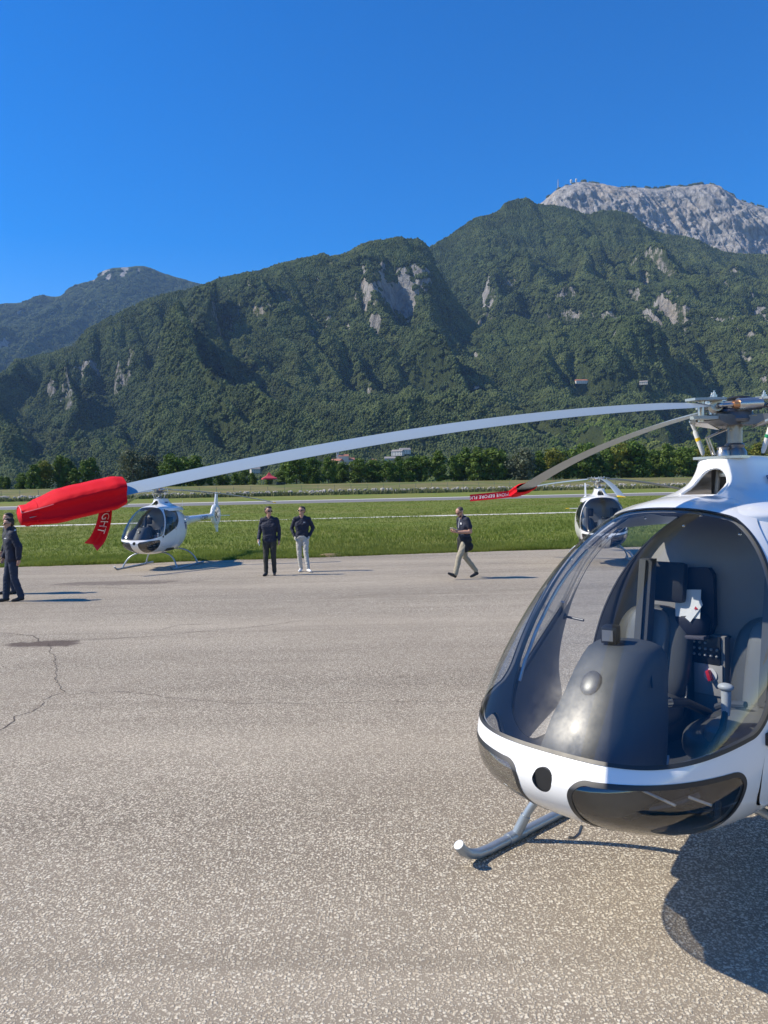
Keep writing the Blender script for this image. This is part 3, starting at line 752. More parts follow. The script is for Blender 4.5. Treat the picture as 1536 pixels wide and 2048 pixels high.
# fuselage profile: forward half fitted, rear half through stations
HP = dict(xn=1.6926, zn=.7945, W=.6591, Zt=1.8007, Zb=.434, Zm=1.0259, pw=2.9138, qw=3.0958, pt=2.3225, qt=1.1029, pb=2.7443, qb=2.0436,
          nu=2.4281, nl=2.3183, a1=.0295, a2=.0885, a3=-.0192, w1=.0107, w2=-.04, b1=.0416, b2=.031, nu1=-.0124, nl1=.0706)
def fuselage():
    q = HP; ph = np.linspace(math.pi / 2, 0, 100); t = np.sin(ph); x0 = .1
    mod = lambda *a: 1 + sum(c * np.sin(2 * (i + 1) * ph) for i, c in enumerate(a))
    x = x0 + t * (q['xn'] - x0)
    w = q['W'] * np.maximum(1 - t ** q['pw'], 0) ** (1 / q['qw']) * mod(q['w1'], q['w2'])
    zt = q['zn'] + (q['Zt'] - q['zn']) * np.maximum(1 - t ** q['pt'], 0) ** (1 / q['qt']) * mod(q['a1'], q['a2'], q['a3'])
    zb = q['zn'] - (q['zn'] - q['Zb']) * np.maximum(1 - t ** q['pb'], 0) ** (1 / q['qb']) * mod(q['b1'], q['b2'])
    zm = q['zn'] + (q['Zm'] - q['zn']) * (1 - t * t)
    nu = q['nu'] + q['nu1'] * t; nl = q['nl'] + q['nl1'] * t
    xr = np.linspace(.1, -1.95, 56)[1:]
    S = [.1, -.25, -.6, -.9, -1.2, -1.5, -1.95][::-1]
    f = lambda ys: pchip(xr, S, ys[::-1])
    x = np.r_[x, xr]; w = np.r_[w, f([.659, .645, .565, .45, .32, .20, .125])]
    zt = np.r_[zt, f([1.801, 1.78, 1.73, 1.66, 1.57, 1.49, 1.44])]
    zb = np.r_[zb, f([.434, .45, .55, .70, .88, 1.04, 1.14])]
    zm = np.r_[zm, f([1.026, 1.05, 1.1, 1.17, 1.23, 1.27, 1.29])]
    nu = np.r_[nu, f([2.428, 2.4, 2.3, 2.2, 2.1, 2, 2])]; nl = np.r_[nl, f([2.318, 2.3, 2.2, 2.1, 2, 2, 2])]
    th = np.linspace(0, 2 * math.pi, 180, endpoint=False) + 1e-4
    c, s = np.cos(th), np.sin(th)
    n = np.where(s[None] > 0, nu[:, None], nl[:, None])
    cy = np.sign(c) * np.abs(c) ** (2 / n); sz = np.sign(s) * np.abs(s) ** (2 / n)
    Y = w[:, None] * cy; Z = zm[:, None] + np.where(sz > 0, (zt - zm)[:, None] * sz, (zm - zb)[:, None] * sz)
    X = np.broadcast_to(x[:, None], Y.shape)
    P = np.stack([X, Y, Z], -1).reshape(-1, 3); T = grid_tris(len(x), len(th))
    # nose cap
    P[:len(th)] = P[:len(th)].mean(0)
    N = vert_normals(P, T)
    if (N[:, 1] * P[:, 1]).sum() < 0: T = T[:, ::-1]; N = -N
    N[:len(th)] = (1, 0, 0)
    return np.hstack([P, N]), T

def rmin(r, *a):
    a = np.stack(a); d = np.maximum(r - a, 0)
    return np.where((d > 0).sum(0) > 1, r - np.sqrt((d ** 2).sum(0)), a.min(0))
def xa(z): return np.where(z < 1.74, .695 + .6 * (1.74 - z), .695 + .95 * (z - 1.74))
def phi_wind(A): x, y, z = A[:, 0], A[:, 1], A[:, 2]; d = 1.635 - x; return rmin(.07, x - xa(z), z - (.892 + .25 * d - .1 * d * d))
def phi_chin(A):
    x, y, z = A[:, 0], np.abs(A[:, 1]), A[:, 2]
    return rmin(.075, y - .111, .834 + .035 * np.clip((y - .2) / .35, 0, 1) - z, x - 1.245)
def phi_light(A): x, y, z = A[:, 0], A[:, 1], A[:, 2]; return np.where(x > 1.6, .044 - np.hypot(y, z - .797), -1)
def xd(z): return pchip(z, [.60, .70, .83, .94, 1.05, 1.3, 1.5, 1.7, 1.85], [1.07, 1.12, 1.155, 1.13, 1.07, .92, .80, .66, .55])
def xb(z): return pchip(z, [.6, .8, 1.0, 1.135, 1.4, 1.65, 1.8], [.44, .40, .33, .26, .07, -.10, -.16])
def phi_door(A): x, y, z = A[:, 0], np.abs(A[:, 1]), A[:, 2]; return rmin(.09, xd(z) - x, x - xb(z), z - .66, y - .33)
def phi_dwin(A): x, y, z = A[:, 0], np.abs(A[:, 1]), A[:, 2]; return rmin(.09, xd(z) - x - .035, x - xb(z) - .04, z - (.985 + .30 * (1.0 - x)), y - .385)

def ndist(fn, A):
    N = A[:, 3:6]; up = np.where(np.abs(N[:, 2:3]) < .9, np.array([[0, 0, 1.]]), np.array([[1., 0, 0]]))
    t1 = np.cross(N, up); t1 /= np.linalg.norm(t1, axis=1, keepdims=True); t2 = np.cross(N, t1); e = .003; f = fn(A); g2 = 0
    for t in (t1, t2):
        B = A.copy(); B[:, :3] += t * e; B2 = A.copy(); B2[:, :3] -= t * e; g2 = g2 + ((fn(B) - fn(B2)) / (2 * e)) ** 2
    return f / np.maximum(np.sqrt(g2), .25)

def text_mesh(txt, size, extrude=0.002):
    c = bpy.data.curves.new('lettering', 'FONT'); c.body = txt; c.size = size; c.extrude = extrude
    c.resolution_u = 3; c.space_character = 1.05
    o = bpy.data.objects.new('lettering', c); COL.objects.link(o)
    me = bpy.data.meshes.new_from_object(o.evaluated_get(bpy.context.evaluated_depsgraph_get()))
    bpy.data.objects.remove(o); bpy.data.curves.remove(c)
    return me

H = empty('helicopter', (1.8164, 3.9785, 0), rad(222.404), 'white two-seat helicopter filling the right edge, bubble canopy with landing light below', 'helicopter', 'parked helicopters')

A0, T0 = fuselage()
# windshield and gasket
Aw, Tw = clip_mesh(A0, T0, phi_wind(A0))
surf_obj('windshield', Aw, Tw, -.001, GLASS, H)
f_ = ndist(phi_wind, A0); Ag, Tg = clip_mesh(A0, T0, f_ + .008); Ag, Tg = clip_mesh(Ag, Tg, .007 - ndist(phi_wind, Ag))
surf_obj('windshield_gasket', Ag, Tg, .003, BLACKR, H)
rest, Tr = clip_mesh(A0, T0, -phi_wind(A0))
# chin windows
for s in (1, -1):
    side = np.where(s * A0[:, 1] > 0, phi_chin(A0), -1.0)
    Ac, Tc = clip_mesh(A0, T0, side); surf_obj('chin_window', Ac, Tc, -.001, DKGLASS, H)
    dn = np.where(s * A0[:, 1] > 0, ndist(phi_chin, A0), -1.0); g1, t1 = clip_mesh(A0, T0, dn + .003); ph = np.where(s * g1[:, 1] > 0, ndist(phi_chin, g1), -1.0); g1, t1 = clip_mesh(g1, t1, .016 - ph)
    surf_obj('chin_window_gasket', g1, t1, .002, BLACKR, H)
rest, Tr = clip_mesh(rest, Tr, -phi_chin(rest))
rest, Tr = clip_mesh(rest, Tr, -phi_light(rest))
# doors
HINGE = {1: (1.10, .60, .90), -1: (1.10, -.60, .90)}
DOOR_OPEN = {1: rad(-4), -1: rad(19)}
DOORS = {}
for s in (1, -1):
    sel = lambda A, f: np.where(s * A[:, 1] > 0, f, -1.0)
    Ad, Td = clip_mesh(A0, T0, sel(A0, phi_door(A0)) - .004)
    win, Twn = clip_mesh(Ad, Td, phi_dwin(Ad)); pan, Tp = clip_mesh(Ad, Td, -phi_dwin(Ad))
    d = surf_obj('door', pan, Tp, 0, WHITE, H, HINGE[s], loc=HINGE[s])
    d.rotation_mode = 'QUATERNION'; d.rotation_quaternion = Matrix.Rotation(DOOR_OPEN[s], 3, Vector((-.50, -s * .12, .78)).normalized()).to_quaternion()
    surf_obj('door_window', win, Twn, -.001, GLASS, d, HINGE[s])
    g1, t1 = clip_mesh(Ad, Td, phi_dwin(Ad) + .010); g1, t1 = clip_mesh(g1, t1, .010 - phi_dwin(g1)); surf_obj('window_gasket', g1, t1, .002, BLACKR, d, HINGE[s])
    surf_obj('door_lining', pan, Tp, -.022, LINER, d, HINGE[s], flip=True)
    g1, t1 = clip_mesh(Ad, Td, .012 - phi_door(Ad)); surf_obj('door_seal', g1, t1, -.010, BLACKR, d, HINGE[s])
    mb = MB(); mb.tube([(.38 - 1.1, s * .635 - s * .60, 1.20 - .9), (.36 - 1.1, s * .648 - s * .6, 1.10 - .9)], .012); mb.build('door_latch', STEEL, d)
    tr = []
    for zz in np.linspace(.97, 1.60, 16):
        q_ = A0[((A0[:, 0] - (float(xd(zz)) - .012)) ** 2 + (A0[:, 2] - zz) ** 2 + np.where(s * A0[:, 1] > .05, 0, 9)).argmin()]; tr.append(tuple(q_[:3] - q_[3:6] * .024 - np.array(HINGE[s])))
    mb = MB(); mb.tube(tr, .0085, 10); mb.build('door_frame_trim', mat('bare_aluminium', (.72, .74, .75), .3, metal=.5), d)
    if s == -1:
        mb = MB(); mb.tube([(.36 - 1.1, -.62 + .6, .215), (.40 - 1.1, -.50 + .6, .23)], .007).ell((.36 - 1.1, -.62 + .6, .215), (.016, .016, .02)); mb.build('door_check_rod', DSTEEL, d)
    DOORS[s] = d
rest2, Tr2 = clip_mesh(rest, Tr, -phi_door(rest))
body = surf_obj('fuselage', rest2, Tr2, 0, WHITE, H)
# black door rebate on the body
g1, t1 = clip_mesh(A0, T0, phi_door(A0) + .006); g1, t1 = clip_mesh(g1, t1, .014 - phi_door(g1)); surf_obj('door_rebate', g1, t1, -.014, BLACKR, H)
# cabin lining
L1, tl = clip_mesh(A0, T0, A0[:, 0] + .25)
for fn_ in (phi_wind, phi_chin, phi_door): L1, tl = clip_mesh(L1, tl, .007 - ndist(fn_, L1))
L1, tl = clip_mesh(L1, tl, -phi_light(L1)); surf_obj('cabin_lining', L1, tl, -.016, LINER, H, flip=True)
# landing light: recessed bowl with lens
mb = MB(); Mx = Matrix(((0, 0, 1), (1, 0, 0), (0, 1, 0)))
mb.lathe([(.045, .005), (.044, -.03), (.036, -.065), (.01, -.075)], (1.675, 0, .797), Mx); lightb = mb.build('landing_light', BLACKP, H)
mb = MB(); mb.lathe([(.037, -.045), (.030, -.040), (.012, -.037), (.002, -.036)], (1.675, 0, .797), Mx); mb.build('lens', DKGLASS, lightb)
mb = MB()
for k in range(7):
    a = k * math.pi / 3; r = .02 if k < 6 else 0
    mb.ell((1.675 - .050, r * math.cos(a), .797 + r * math.sin(a)), (.007, .009, .009), 10, 6)
mb.build('lamp', CHROME, lightb)

# rear bulkhead of the cabin: alcove lofted from the door-post ring
def bulkhead():
    th = np.linspace(0, 2 * math.pi, 120, endpoint=False); rings = []
    for x, sc, zc in ((.17, .965, 1.1), (.13, .957, 1.1), (.10, .94, 1.1), (.085, .90, 1.1), (.078, .80, 1.1), (.073, .6, 1.1), (.07, .3, 1.1), (.07, .01, 1.1)):
        w = .64; zt, zb = 1.80, .47
        c, s = np.cos(th), np.sin(th); n = 2.4
        y = w * sc * np.sign(c) * np.abs(c) ** (2 / n); z = np.where(s > 0, (zt - zc), (zc - zb)) * np.sign(s) * np.abs(s) ** (2 / n) * sc + zc
        slant = np.where(z > 1.1, -.42 * (z - 1.1), 0)
        rings.append(np.stack([np.full_like(y, x) + slant * max(0, min(1, (sc - .6) / .36)), y, z], -1))
    P = np.concatenate(rings); T = grid_tris(len(rings), len(th)); N = vert_normals(P, T)
    link('rear_bulkhead', new_mesh('rear_bulkhead', P, T, True), LINER, H)
bulkhead()
mb = MB(); mb.prism([(.05, .42), (.85, .42), (1.06, .38), (1.10, .17), (1.32, .15), (1.32, -.15), (1.10, -.17), (1.06, -.38), (.85, -.42), (.05, -.42)], lambda a, b, d: (a, b, d), .575, .60); mb.build('cabin_floor', mat('floor_mat', (.05, .052, .055), .8, bmp=.3), H)

# seats
def seat(yc, name='seat'):
    mb = MB()
    # pan
    mb.ell((.42, yc, .74), (.33, .235, .085), 28, 14, pw=.6)
    s = mb.build(name, LEATHER, H)
    mb = MB()
    R = Euler((0, rad(-14), 0)).to_matrix()
    mb.ell((.12, yc, .975), (.07, .215, .275), 28, 16, R, pw=.7); mb.build('backrest', LEATHER, s)
    mb = MB(); mb.ell((.178, yc, .985), (.05, .12, .25), 20, 12, R, pw=.5); mb.build('back_cushion', GREYLEATHER, s)
    mb = MB(); mb.ell((.48, yc, .80), (.26, .11, .06), 20, 12, pw=.55); mb.build('pan_cushion', GREYLEATHER, s)
    mb = MB(); mb.box((.34, yc, .62), (.5, .42, .22), bev=.03); mb.build('seat_base', BLACKP, s)
    mb = MB(); mb.box((.10, yc + .09, 1.375), (.055, .19, .21), (0, rad(-8), 0), bev=.024); mb.build('headrest', mat('headrest_black', (.012, .012, .014), .6), s)
    # upright harness column in front of the backrest
    mb = MB(); mb.prism([(.15, 1.50), (.20, 1.50), (.30, .86), (.23, .86)], lambda a, b, d: (a, d, b), yc - .02, yc + .05); mb.build('harness_column', WEB, s)
    mb = MB(); mb.prism([(.205, 1.497), (.215, 1.497), (.315, .86), (.305, .86)], lambda a, b, d: (a, d, b), yc - .014, yc + .022); mb.build('harness_strap', mat('strap_grey', (.10, .105, .11), .8), s)
    mb = MB(); mb.tube([(.34, yc - .19, .83), (.40, yc - .12, .87), (.43, yc - .02, .89)], .016, 8); mb.build('lap_belt', WEB, s)
    return s
sR = seat(-.36); sL = seat(.20)
sL.location = (.085, .08, 0); sR.location = (.085, 0, 0)
# harness buckle on the left seat
mb = MB(); mb.lathe([(.034, -.008), (.038, 0), (.036, .01), (.02, .013), (.018, .011), (.001, .012)], (.47, .335, .905), Euler((0, rad(28), rad(20))).to_matrix(), 20)
for k in range(5):
    a = k * 2 * math.pi / 5; mb.box((.47 + .012, .335 + .05 * math.cos(a), .905 + .05 * math.sin(a)), (.006, .02, .02), (a, 0, 0), bev=.002)
bk = mb.build('harness_buckle', CHROME, sL); bk.location = (0, 0, 0)
mb = MB(); mb.tube([(.38, .44, .86), (.44, .47, 1.02), (.36, .50, 1.22), (.22, .47, 1.42)], .012, 8); mb.build('shoulder_strap', mat('tan_strap', (.30, .20, .05), .8), sL)

# instrument pod
def pod():
    th = np.linspace(0, 2 * math.pi, 48, endpoint=False); rings = []
    for zc, xc, rx, ry, n in ((.60, 1.22, .22, .155, 3), (.70, 1.27, .30, .20, 2.5), (.82, 1.265, .315, .205, 2.4), (.94, 1.215, .28, .190, 2.5), (1.04, 1.165, .235, .168, 2.7), (1.12, 1.125, .20, .162, 2.8), (1.17, 1.10, .175, .155, 2.6), (1.205, 1.095, .15, .14, 2.4), (1.222, 1.09, .11, .12, 2.2), (1.228, 1.085, .05, .06, 2), (1.229, 1.085, .002, .002, 2)):
        c, s = np.cos(th), np.sin(th)
        rings.append(np.stack([xc + rx * np.sign(c) * np.abs(c) ** (2 / n), ry * np.sign(s) * np.abs(s) ** (2 / n), np.full_like(th, zc)], -1))
    P = np.concatenate(rings); T = grid_tris(len(rings), len(th))
    return link('instrument_pod', new_mesh('instrument_pod', P, T, True), DASHM, H)
podo = pod()
mb = MB(); mb.tube([(1.20, -.14, 1.165), (1.165, 0, 1.212), (1.15, .145, 1.155), (1.19, .175, 1.08)], .004, 6); mb.build('pod_seam', BLACKP, podo)
mb = MB(); mb.box((1.155, -.03, 1.265), (.075, .068, .075), (0, 0, rad(15)), bev=.012); cp = mb.build('compass', BLACKP, H)
mb = MB(); mb.box((1.196, -.02, 1.265), (.004, .045, .045), (0, 0, rad(15))); mb.build('compass_card', mat('compass_grey', (.22, .22, .23), .4), cp)
mb = MB(); mb.tube([(1.15, -.03, 1.235), (1.14, -.03, 1.20)], .02); mb.build('compass_stem', BLACKP, cp)
mb = MB(); mb.ell((1.352, -.005, 1.10), (.010, .042, .055), 20, 12, Euler((0, rad(-40), 0)).to_matrix()); mb.build('air_vent', mat('vent_dark', (.05, .055, .062), .35), podo)
mb = MB(); mb.box((1.118, .592, .955), (.05, .03, .045), bev=.006).tube([(1.118, .602, .925), (1.118, .602, .985)], .009, 10); mb.build('door_hinge', BLACKP, H)
# cyclic, collective
mb = MB(); mb.tube([(.92, .20, .60), (.90, .235, .70), (.80, .28, .85), (.76, .28, .93)], .014, 10); cy = mb.build('cyclic_stick', BLACKP, H)
mb = MB(); mb.tube([(.765, .28, .90), (.755, .278, .96), (.75, .275, 1.0)], [.017, .02, .021]).ell((.752, .275, 1.018), (.026, .034, .018)); mb.build('cyclic_grip', GREYGRIP, cy)
mb = MB(); mb.tube([(.45, .06, .80), (.66, .05, .89), (.92, .03, .935)], [.02, .022, .022], 12); cl = mb.build('collective_lever', BLACKP, H)
mb = MB(); mb.tube([(.80, .04, .918), (.87, .036, .928)], .025, 14); mb.build('collective_collar', CHROME, cl)
mb = MB(); mb.tube([(.66, .05, .90), (.655, .055, .97)], .004, 6); mb.build('collective_switch', CHROME, cl)
mb = MB(); mb.box((1.0, .12, .72), (.08, .04, .02), (0, .2, .4)); mb.build('document_box', PAPER, H)
mb = MB(); mb.tube([(1.05, .30, .64), (1.12, .22, .60), (1.2, .14, .58)], .015, 8).tube([(1.02, .36, .62), (1.12, .40, .60)], .012, 8); mb.build('pedal', DSTEEL, H)
for a_, b_ in (((1.33, .20, .715), (1.31, .33, .685)), ((1.27, .36, .715), (1.25, .44, .70))):
    mb = MB(); mb.tube([a_, b_], .006, 10); mb.build('pedal_bar', STEEL, H)
# console between the seats with switches and the red valve
mb = MB(); mb.box((.10, -.085, .86), (.06, .17, .50), bev=.012); con = mb.build('centre_console', LINER, H)
mb = MB(); mb.box((.135, -.095, 1.03), (.012, .15, .15), bev=.004); pn = mb.build('switch_panel', BLACKP, con)
mb = MB()
for r in range(3):
    for c in range(5 if r != 2 else 3): mb.ell((.145, -.155 + .030 * c, 1.005 + .032 * r - .0), (.010, .0075, .0075), 8, 5)
mb.build('switch', mat('switch_grey', (.45, .45, .45), .35), pn)
mb = MB(); mb.box((.135, -.085, .88), (.012, .15, .16), bev=.004); pl = mb.build('valve_plate', mat('light_grey_panel', (.45, .43, .41), .6), con)
mb = MB(); mb.lathe([(.034, 0), (.034, .004)], (.142, -.07, .905), Mx); mb.build('valve_dial', PAPER, pl)
mb = MB(); mb.box((.158, -.07, .905), (.03, .02, .055), (.3, 0, 0), bev=.006); mb.build('fuel_valve_handle', REDP, pl)
# roof bolts inside
for p in ((.62, -.16, 1.73), (.60, .10, 1.745), (.66, .05, 1.70), (.61, .28, 1.665)): mb = MB(); mb.ell(p, (.008, .008, .008), 8, 6); mb.build('roof_bolt', CHROME, H)

# intake pylon under the rotor
def pylon():
    lev = [(2.022, .215, -.42, .125, 3.2), (2.01, .225, -.43, .130, 3.2), (1.97, .24, -.46, .138, 3.1), (1.93, .265, -.50, .15, 3.0), (1.89, .31, -.56, .172, 2.8), (1.86, .37, -.62, .205, 2.7), (1.835, .45, -.70, .25, 2.6), (1.81, .56, -.80, .31, 2.5), (1.785, .68, -.92, .40, 2.4), (1.74, .78, -1.05, .48, 2.3), (1.66, .8, -1.25, .5, 2.2)]
    zs = np.array([l[0] for l in lev])[::-1]; zz = np.r_[np.linspace(1.66, 2.022, 70)]
    g = lambda k: pchip(zz, zs, np.array([l[k] for l in lev])[::-1])
    xf, xr, hw, n = g(1), g(2), g(3), g(4)
    th = np.linspace(0, 2 * math.pi, 160, endpoint=False); c, s = np.cos(th), np.sin(th)
    cx = np.sign(c) * np.abs(c) ** (2 / n[:, None]); sy = np.sign(s) * np.abs(s) ** (2 / n[:, None])
    xm = 0.0
    X = np.where(cx > 0, xm + (xf[:, None] - xm) * cx, xm + (xm - xr[:, None]) * cx); Y = hw[:, None] * sy; Z = np.broadcast_to(zz[:, None], X.shape)
    P = np.stack([X, Y, Z], -1).reshape(-1, 3); T = grid_tris(len(zz), len(th)); N = vert_normals(P, T)
    if (N[:, 1] * P[:, 1]).sum() < 0: T = T[:, ::-1]; N = -N
    return np.hstack([P, N]), T
Ap, Tp = pylon()
_us = A0[A0[:, 5] > .05]
def shell_top(x, y):
    o = np.empty(len(x))
    for k in range(0, len(x), 500):
        d = (x[k:k + 500, None] - _us[None, ::3, 0]) ** 2 + (y[k:k + 500, None] - _us[None, ::3, 1]) ** 2
        o[k:k + 500] = _us[::3][d.argmin(1), 2]
    return o
_in = Ap[:, 2] - shell_top(Ap[:, 0], Ap[:, 1])
Ap, Tp = clip_mesh(Ap, Tp, _in + .012)
Ap, Tp = clip_mesh(Ap, Tp, -phi_wind(Ap) - .03)
def phi_hole(A):
    x, y, z = A[:, 0], A[:, 1], A[:, 2]
    top = .145 * np.clip(1 - (np.abs(y - .004) / .094) ** 2.3, 0, 1) ** .6
    f = np.minimum(1.822 + top - z, z - 1.838) ; f = np.minimum(f, .094 - np.abs(y - .004))
    return np.where(x > .1, f, -1.0)
Ah, Th = clip_mesh(Ap, Tp, -phi_hole(Ap))
py = surf_obj('rotor_pylon', Ah, Th, 0, WHITE, H)
# rolled lip of the opening
Li, Tli = clip_mesh(Ap, Tp, phi_hole(Ap) + .003); 
rim = []
for yy in np.linspace(-.09, .098, 31):
    rim.append((yy, 1.822 + .145 * max(0, 1 - (abs(yy - .004) / .094) ** 2.3) ** .6))
def xf_at(y, z):
    d = (Ap[:, 1] - y) ** 2 + (Ap[:, 2] - z) ** 2 + np.where(Ap[:, 0] < .1, 9, 0); return Ap[d.argmin(), 0]
path = [(xf_at(y, max(z, 1.838)) - .012, y, max(z, 1.838)) for y, z in rim] 
mb = MB(); mb.tube(path, .008, 8); mb.build('intake_lip', WHITE, py)
mb = MB()
mb.box((.02, 0, 1.90), (.02, .22, .19)); mb.box((.10, 0, 1.825), (.20, .22, .012)); mb.build('intake_back', DSTEEL, py)
mb = MB(); mb.tube([(.15, -.03, 1.82), (.13, -.025, 1.975)], .012, 10); mb.tube([(.1, .05, 1.82), (.1, .05, 1.97)], .02, 10); mb.build('intake_rod', mat('rod_grey', (.35, .35, .34), .4, metal=.3), py)
mb = MB(); mb.box((.16, .03, 1.935), (.012, .085, .028), bev=.005); mb.build('intake_bracket', STEEL, py)
mb = MB(); mb.prism([(.212, .12), (.225, .06), (.225, -.06), (.212, -.12), (-.2, -.13), (-.42, -.08), (-.42, .08), (-.2, .13)], lambda a, b, d: (a, b, d), 2.012, 2.025); mb.build('pylon_deck', STEEL, py)
for txt, sz, px, pz, mt in (('GUIMBAL', .050, .028, 1.892, BLUEP),):
    me = text_mesh(txt, sz); V = np.array([v.co for v in me.vertices]); 
    W_ = []
    for vx, vy, vz in V:
        x = px - vx; z = pz + vy
        hw_ = float(np.interp(z, [1.86, 1.89, 1.93, 1.97, 2.01], [.205, .172, .15, .138, .13])); xr_ = float(np.interp(z, [1.86, 1.89, 1.93, 1.97], [.62, .56, .50, .46])); W_.append((x, hw_ * (1 - min(.98, abs(x) / xr_) ** 3) ** (1 / 3) + .010 + vz, z))
    for v, w in zip(me.vertices, W_): v.co = w
    me.update(); link('maker_lettering', me, mt, py)

# skids
for s in (1, -1):
    pts = [(-1.15, s * .835, .03)] + [(x, s * .835, .03) for x in (-.6, 0, .5, .9, 1.02)] + [(1.10, s * .836, .036), (1.16, s * .838, .055), (1.205, s * .84, .085), (1.235, s * .842, .125)]
    mb = MB(); mb.tube(pts, .026, 18); sk = mb.build('skid', SKIDM, H)
    mb = MB(); mb.box((.2, s * .835, .004), (1.5, .03, .007)); mb.build('wear_plate', DSTEEL, sk)
    for xs, x2, zb in ((.60, .79, .47), (-.50, -.70, .50)):
        a = Vector((xs, s * .12, zb)); p = [a, (xs + (x2 - xs) * .05, s * .32, zb + .0), (xs + (x2 - xs) * .25, s * .52, zb - .05), (xs + (x2 - xs) * .55, s * .68, zb - .16), (xs + (x2 - xs) * .82, s * .775, zb - .30), (x2, s * .828, .045)]
        P = np.array([tuple(q) for q in p]); tt = np.linspace(0, 5, 26); path = np.stack([pchip(tt, range(6), P[:, k]) for k in range(3)], -1)
        mb = MB(); mb.tube(path, .0215, 14); cr = mb.build('cross_tube', SKIDM, H)
        mb = MB(); e = Vector(path[-1]); u = Vector(path[-5]); dd = (u - e).normalized()
        mb.tube([e - dd * .01, e + dd * .11], .027, 14); mb.tube([(x2 - .07, s * .835, .031), (x2 + .07, s * .835, .031)], .031, 16)
        mb.build('saddle_clamp', STEEL if False else SKIDM, cr)
mb = MB(); mb.tube([(1.43, 0, .545), (1.44, -.005, .515), (1.46, -.015, .50), (1.485, -.025, .505)], .006, 8); mb.build('tow_hook', DSTEEL, H)

# tail boom, fan shroud, fins
mb = MB(); mb.tube([(-1.9, 0, 1.30), (-2.6, 0, 1.32), (-3.4, 0, 1.345), (-4.05, 0, 1.36)], [.138, .118, .10, .088], 24); boom = mb.build('tail_boom', WHITE, H)
for s in (1, -1):
    me = text_mesh('I-CAEY', .22)
    for v in me.vertices:
        if s > 0: x = -2.75 - v.co.x
        else: x = -3.35 + v.co.x
        v.co = (x, s * (.112 - .024 * (-x - 2.75) + .012), 1.25 + v.co.y)
    me.update(); link('registration_lettering', me, BLUEP, boom)
Ry = Matrix(((1, 0, 0), (0, 0, 1), (0, -1, 0)))
mb = MB(); mb.lathe([(.27, -.07), (.36, -.055), (.385, 0), (.36, .055), (.27, .07), (.262, .03), (.262, -.03), (.27, -.07)], (-4.42, 0, 1.40), Ry, 40); fan = mb.build('fan_shroud', WHITE, H)
mb = MB(); mb.lathe([(.075, -.04), (.075, .04)], (-4.42, 0, 1.40), Ry, 20); mb.build('fan_hub', STEEL, fan)
for k in range(7):
    a = k * 2 * math.pi / 7
    mb = MB(); mb.box((-4.42 + .16 * math.cos(a), 0, 1.40 + .16 * math.sin(a)), (.19, .012, .05), (0, -a, 0)); mb.build('fan_blade', DSTEEL, fan)
mb = MB(); mb.prism([(-4.15, 1.66), (-4.33, 1.75), (-4.48, 2.19), (-4.60, 2.19), (-4.62, 1.72)], lambda a, b, d: (a, d, b), -.022, .022); mb.build('upper_fin', WHITE, H)
mb = MB(); mb.prism([(-4.25, 1.08), (-4.60, 1.10), (-4.58, .78), (-4.46, .78)], lambda a, b, d: (a, d, b), -.018, .018); mb.build('lower_fin', WHITE, H)
mb = MB(); mb.prism([(-4.05, 1.44), (-4.20, 1.53), (-4.30, 1.72), (-4.20, 1.66), (-3.95, 1.45)], lambda a, b, d: (a, d, b), -.03, .03); mb.build('fin_fairing', WHITE, H)
mb = MB(); mb.box((-4.55, 0, 1.36), (.15, 1.02, .02), bev=.006); st = mb.build('stabiliser', WHITE, H)
for s in (1, -1): mb = MB(); mb.box((-4.55, s * .57, 1.36), (.152, .12, .022), bev=.006); mb.build('stabiliser_tip', YELLOW, st)
mb = MB(); mb.tube([(-1.55, 0, 1.48), (-1.62, 0, 1.95)], [.006, .003], 6); mb.build('whip_aerial', mat('pale_aerial', (.7, .7, .65), .5), H)
# side emblem
for s in (1,):
    mb = MB(); mb.box((-.35, .628, 1.28), (.13, .006, .05)).box((-.33, .632, 1.17), (.04, .006, .14)).box((-.42, .622, 1.16), (.035, .006, .15)); mb.build('side_emblem', BLUEP, H)

# rotor: mast, hub, dampers, links
mb = MB(); mb.tube([(0, 0, 2.0), (0, 0, 2.20)], .038, 20); mb.lathe([(.06, 2.02), (.058, 2.05), (.045, 2.07), (.05, 2.085), (.04, 2.095)], (.0, 0, 0)); mast = mb.build('rotor_mast', mat('mast_steel', (.30, .29, .28), .38, metal=.8, var=.15, vscale=20), H)
mb = MB(); mb.lathe([(.035, 2.03), (.033, 2.05), (.028, 2.06), (.032, 2.072), (.02, 2.08)], (.065, -.03, 0)); mb.build('swashplate_boot', STEEL, mast)
mb = MB()
for o in (0, .018): mb.tube([(.085 + o * .6, -.077 + o, 2.035), (.11 + o * .6, -.10 + o, 2.125), (.05 + o * .6, -.03 + o, 2.165)], .0055, 8)
mb.build('scissor_link', STEEL, mast)
mb = MB(); mb.lathe([(.05, 2.195), (.095, 2.20), (.10, 2.215), (.085, 2.255), (.06, 2.27), (.055, 2.30), (.045, 2.31)], (0, 0, 0), None, 28); hub = mb.build('rotor_hub', DSTEEL, H)
mb = MB(); mb.lathe([(.055, 2.312), (.058, 2.325), (.05, 2.332)], (-.01, .02, 0)); mb.build('hub_cap', BLACKP, hub)
def droop(r): q = max(0, r - .25); return -.0525 * q - .0289 * q * q
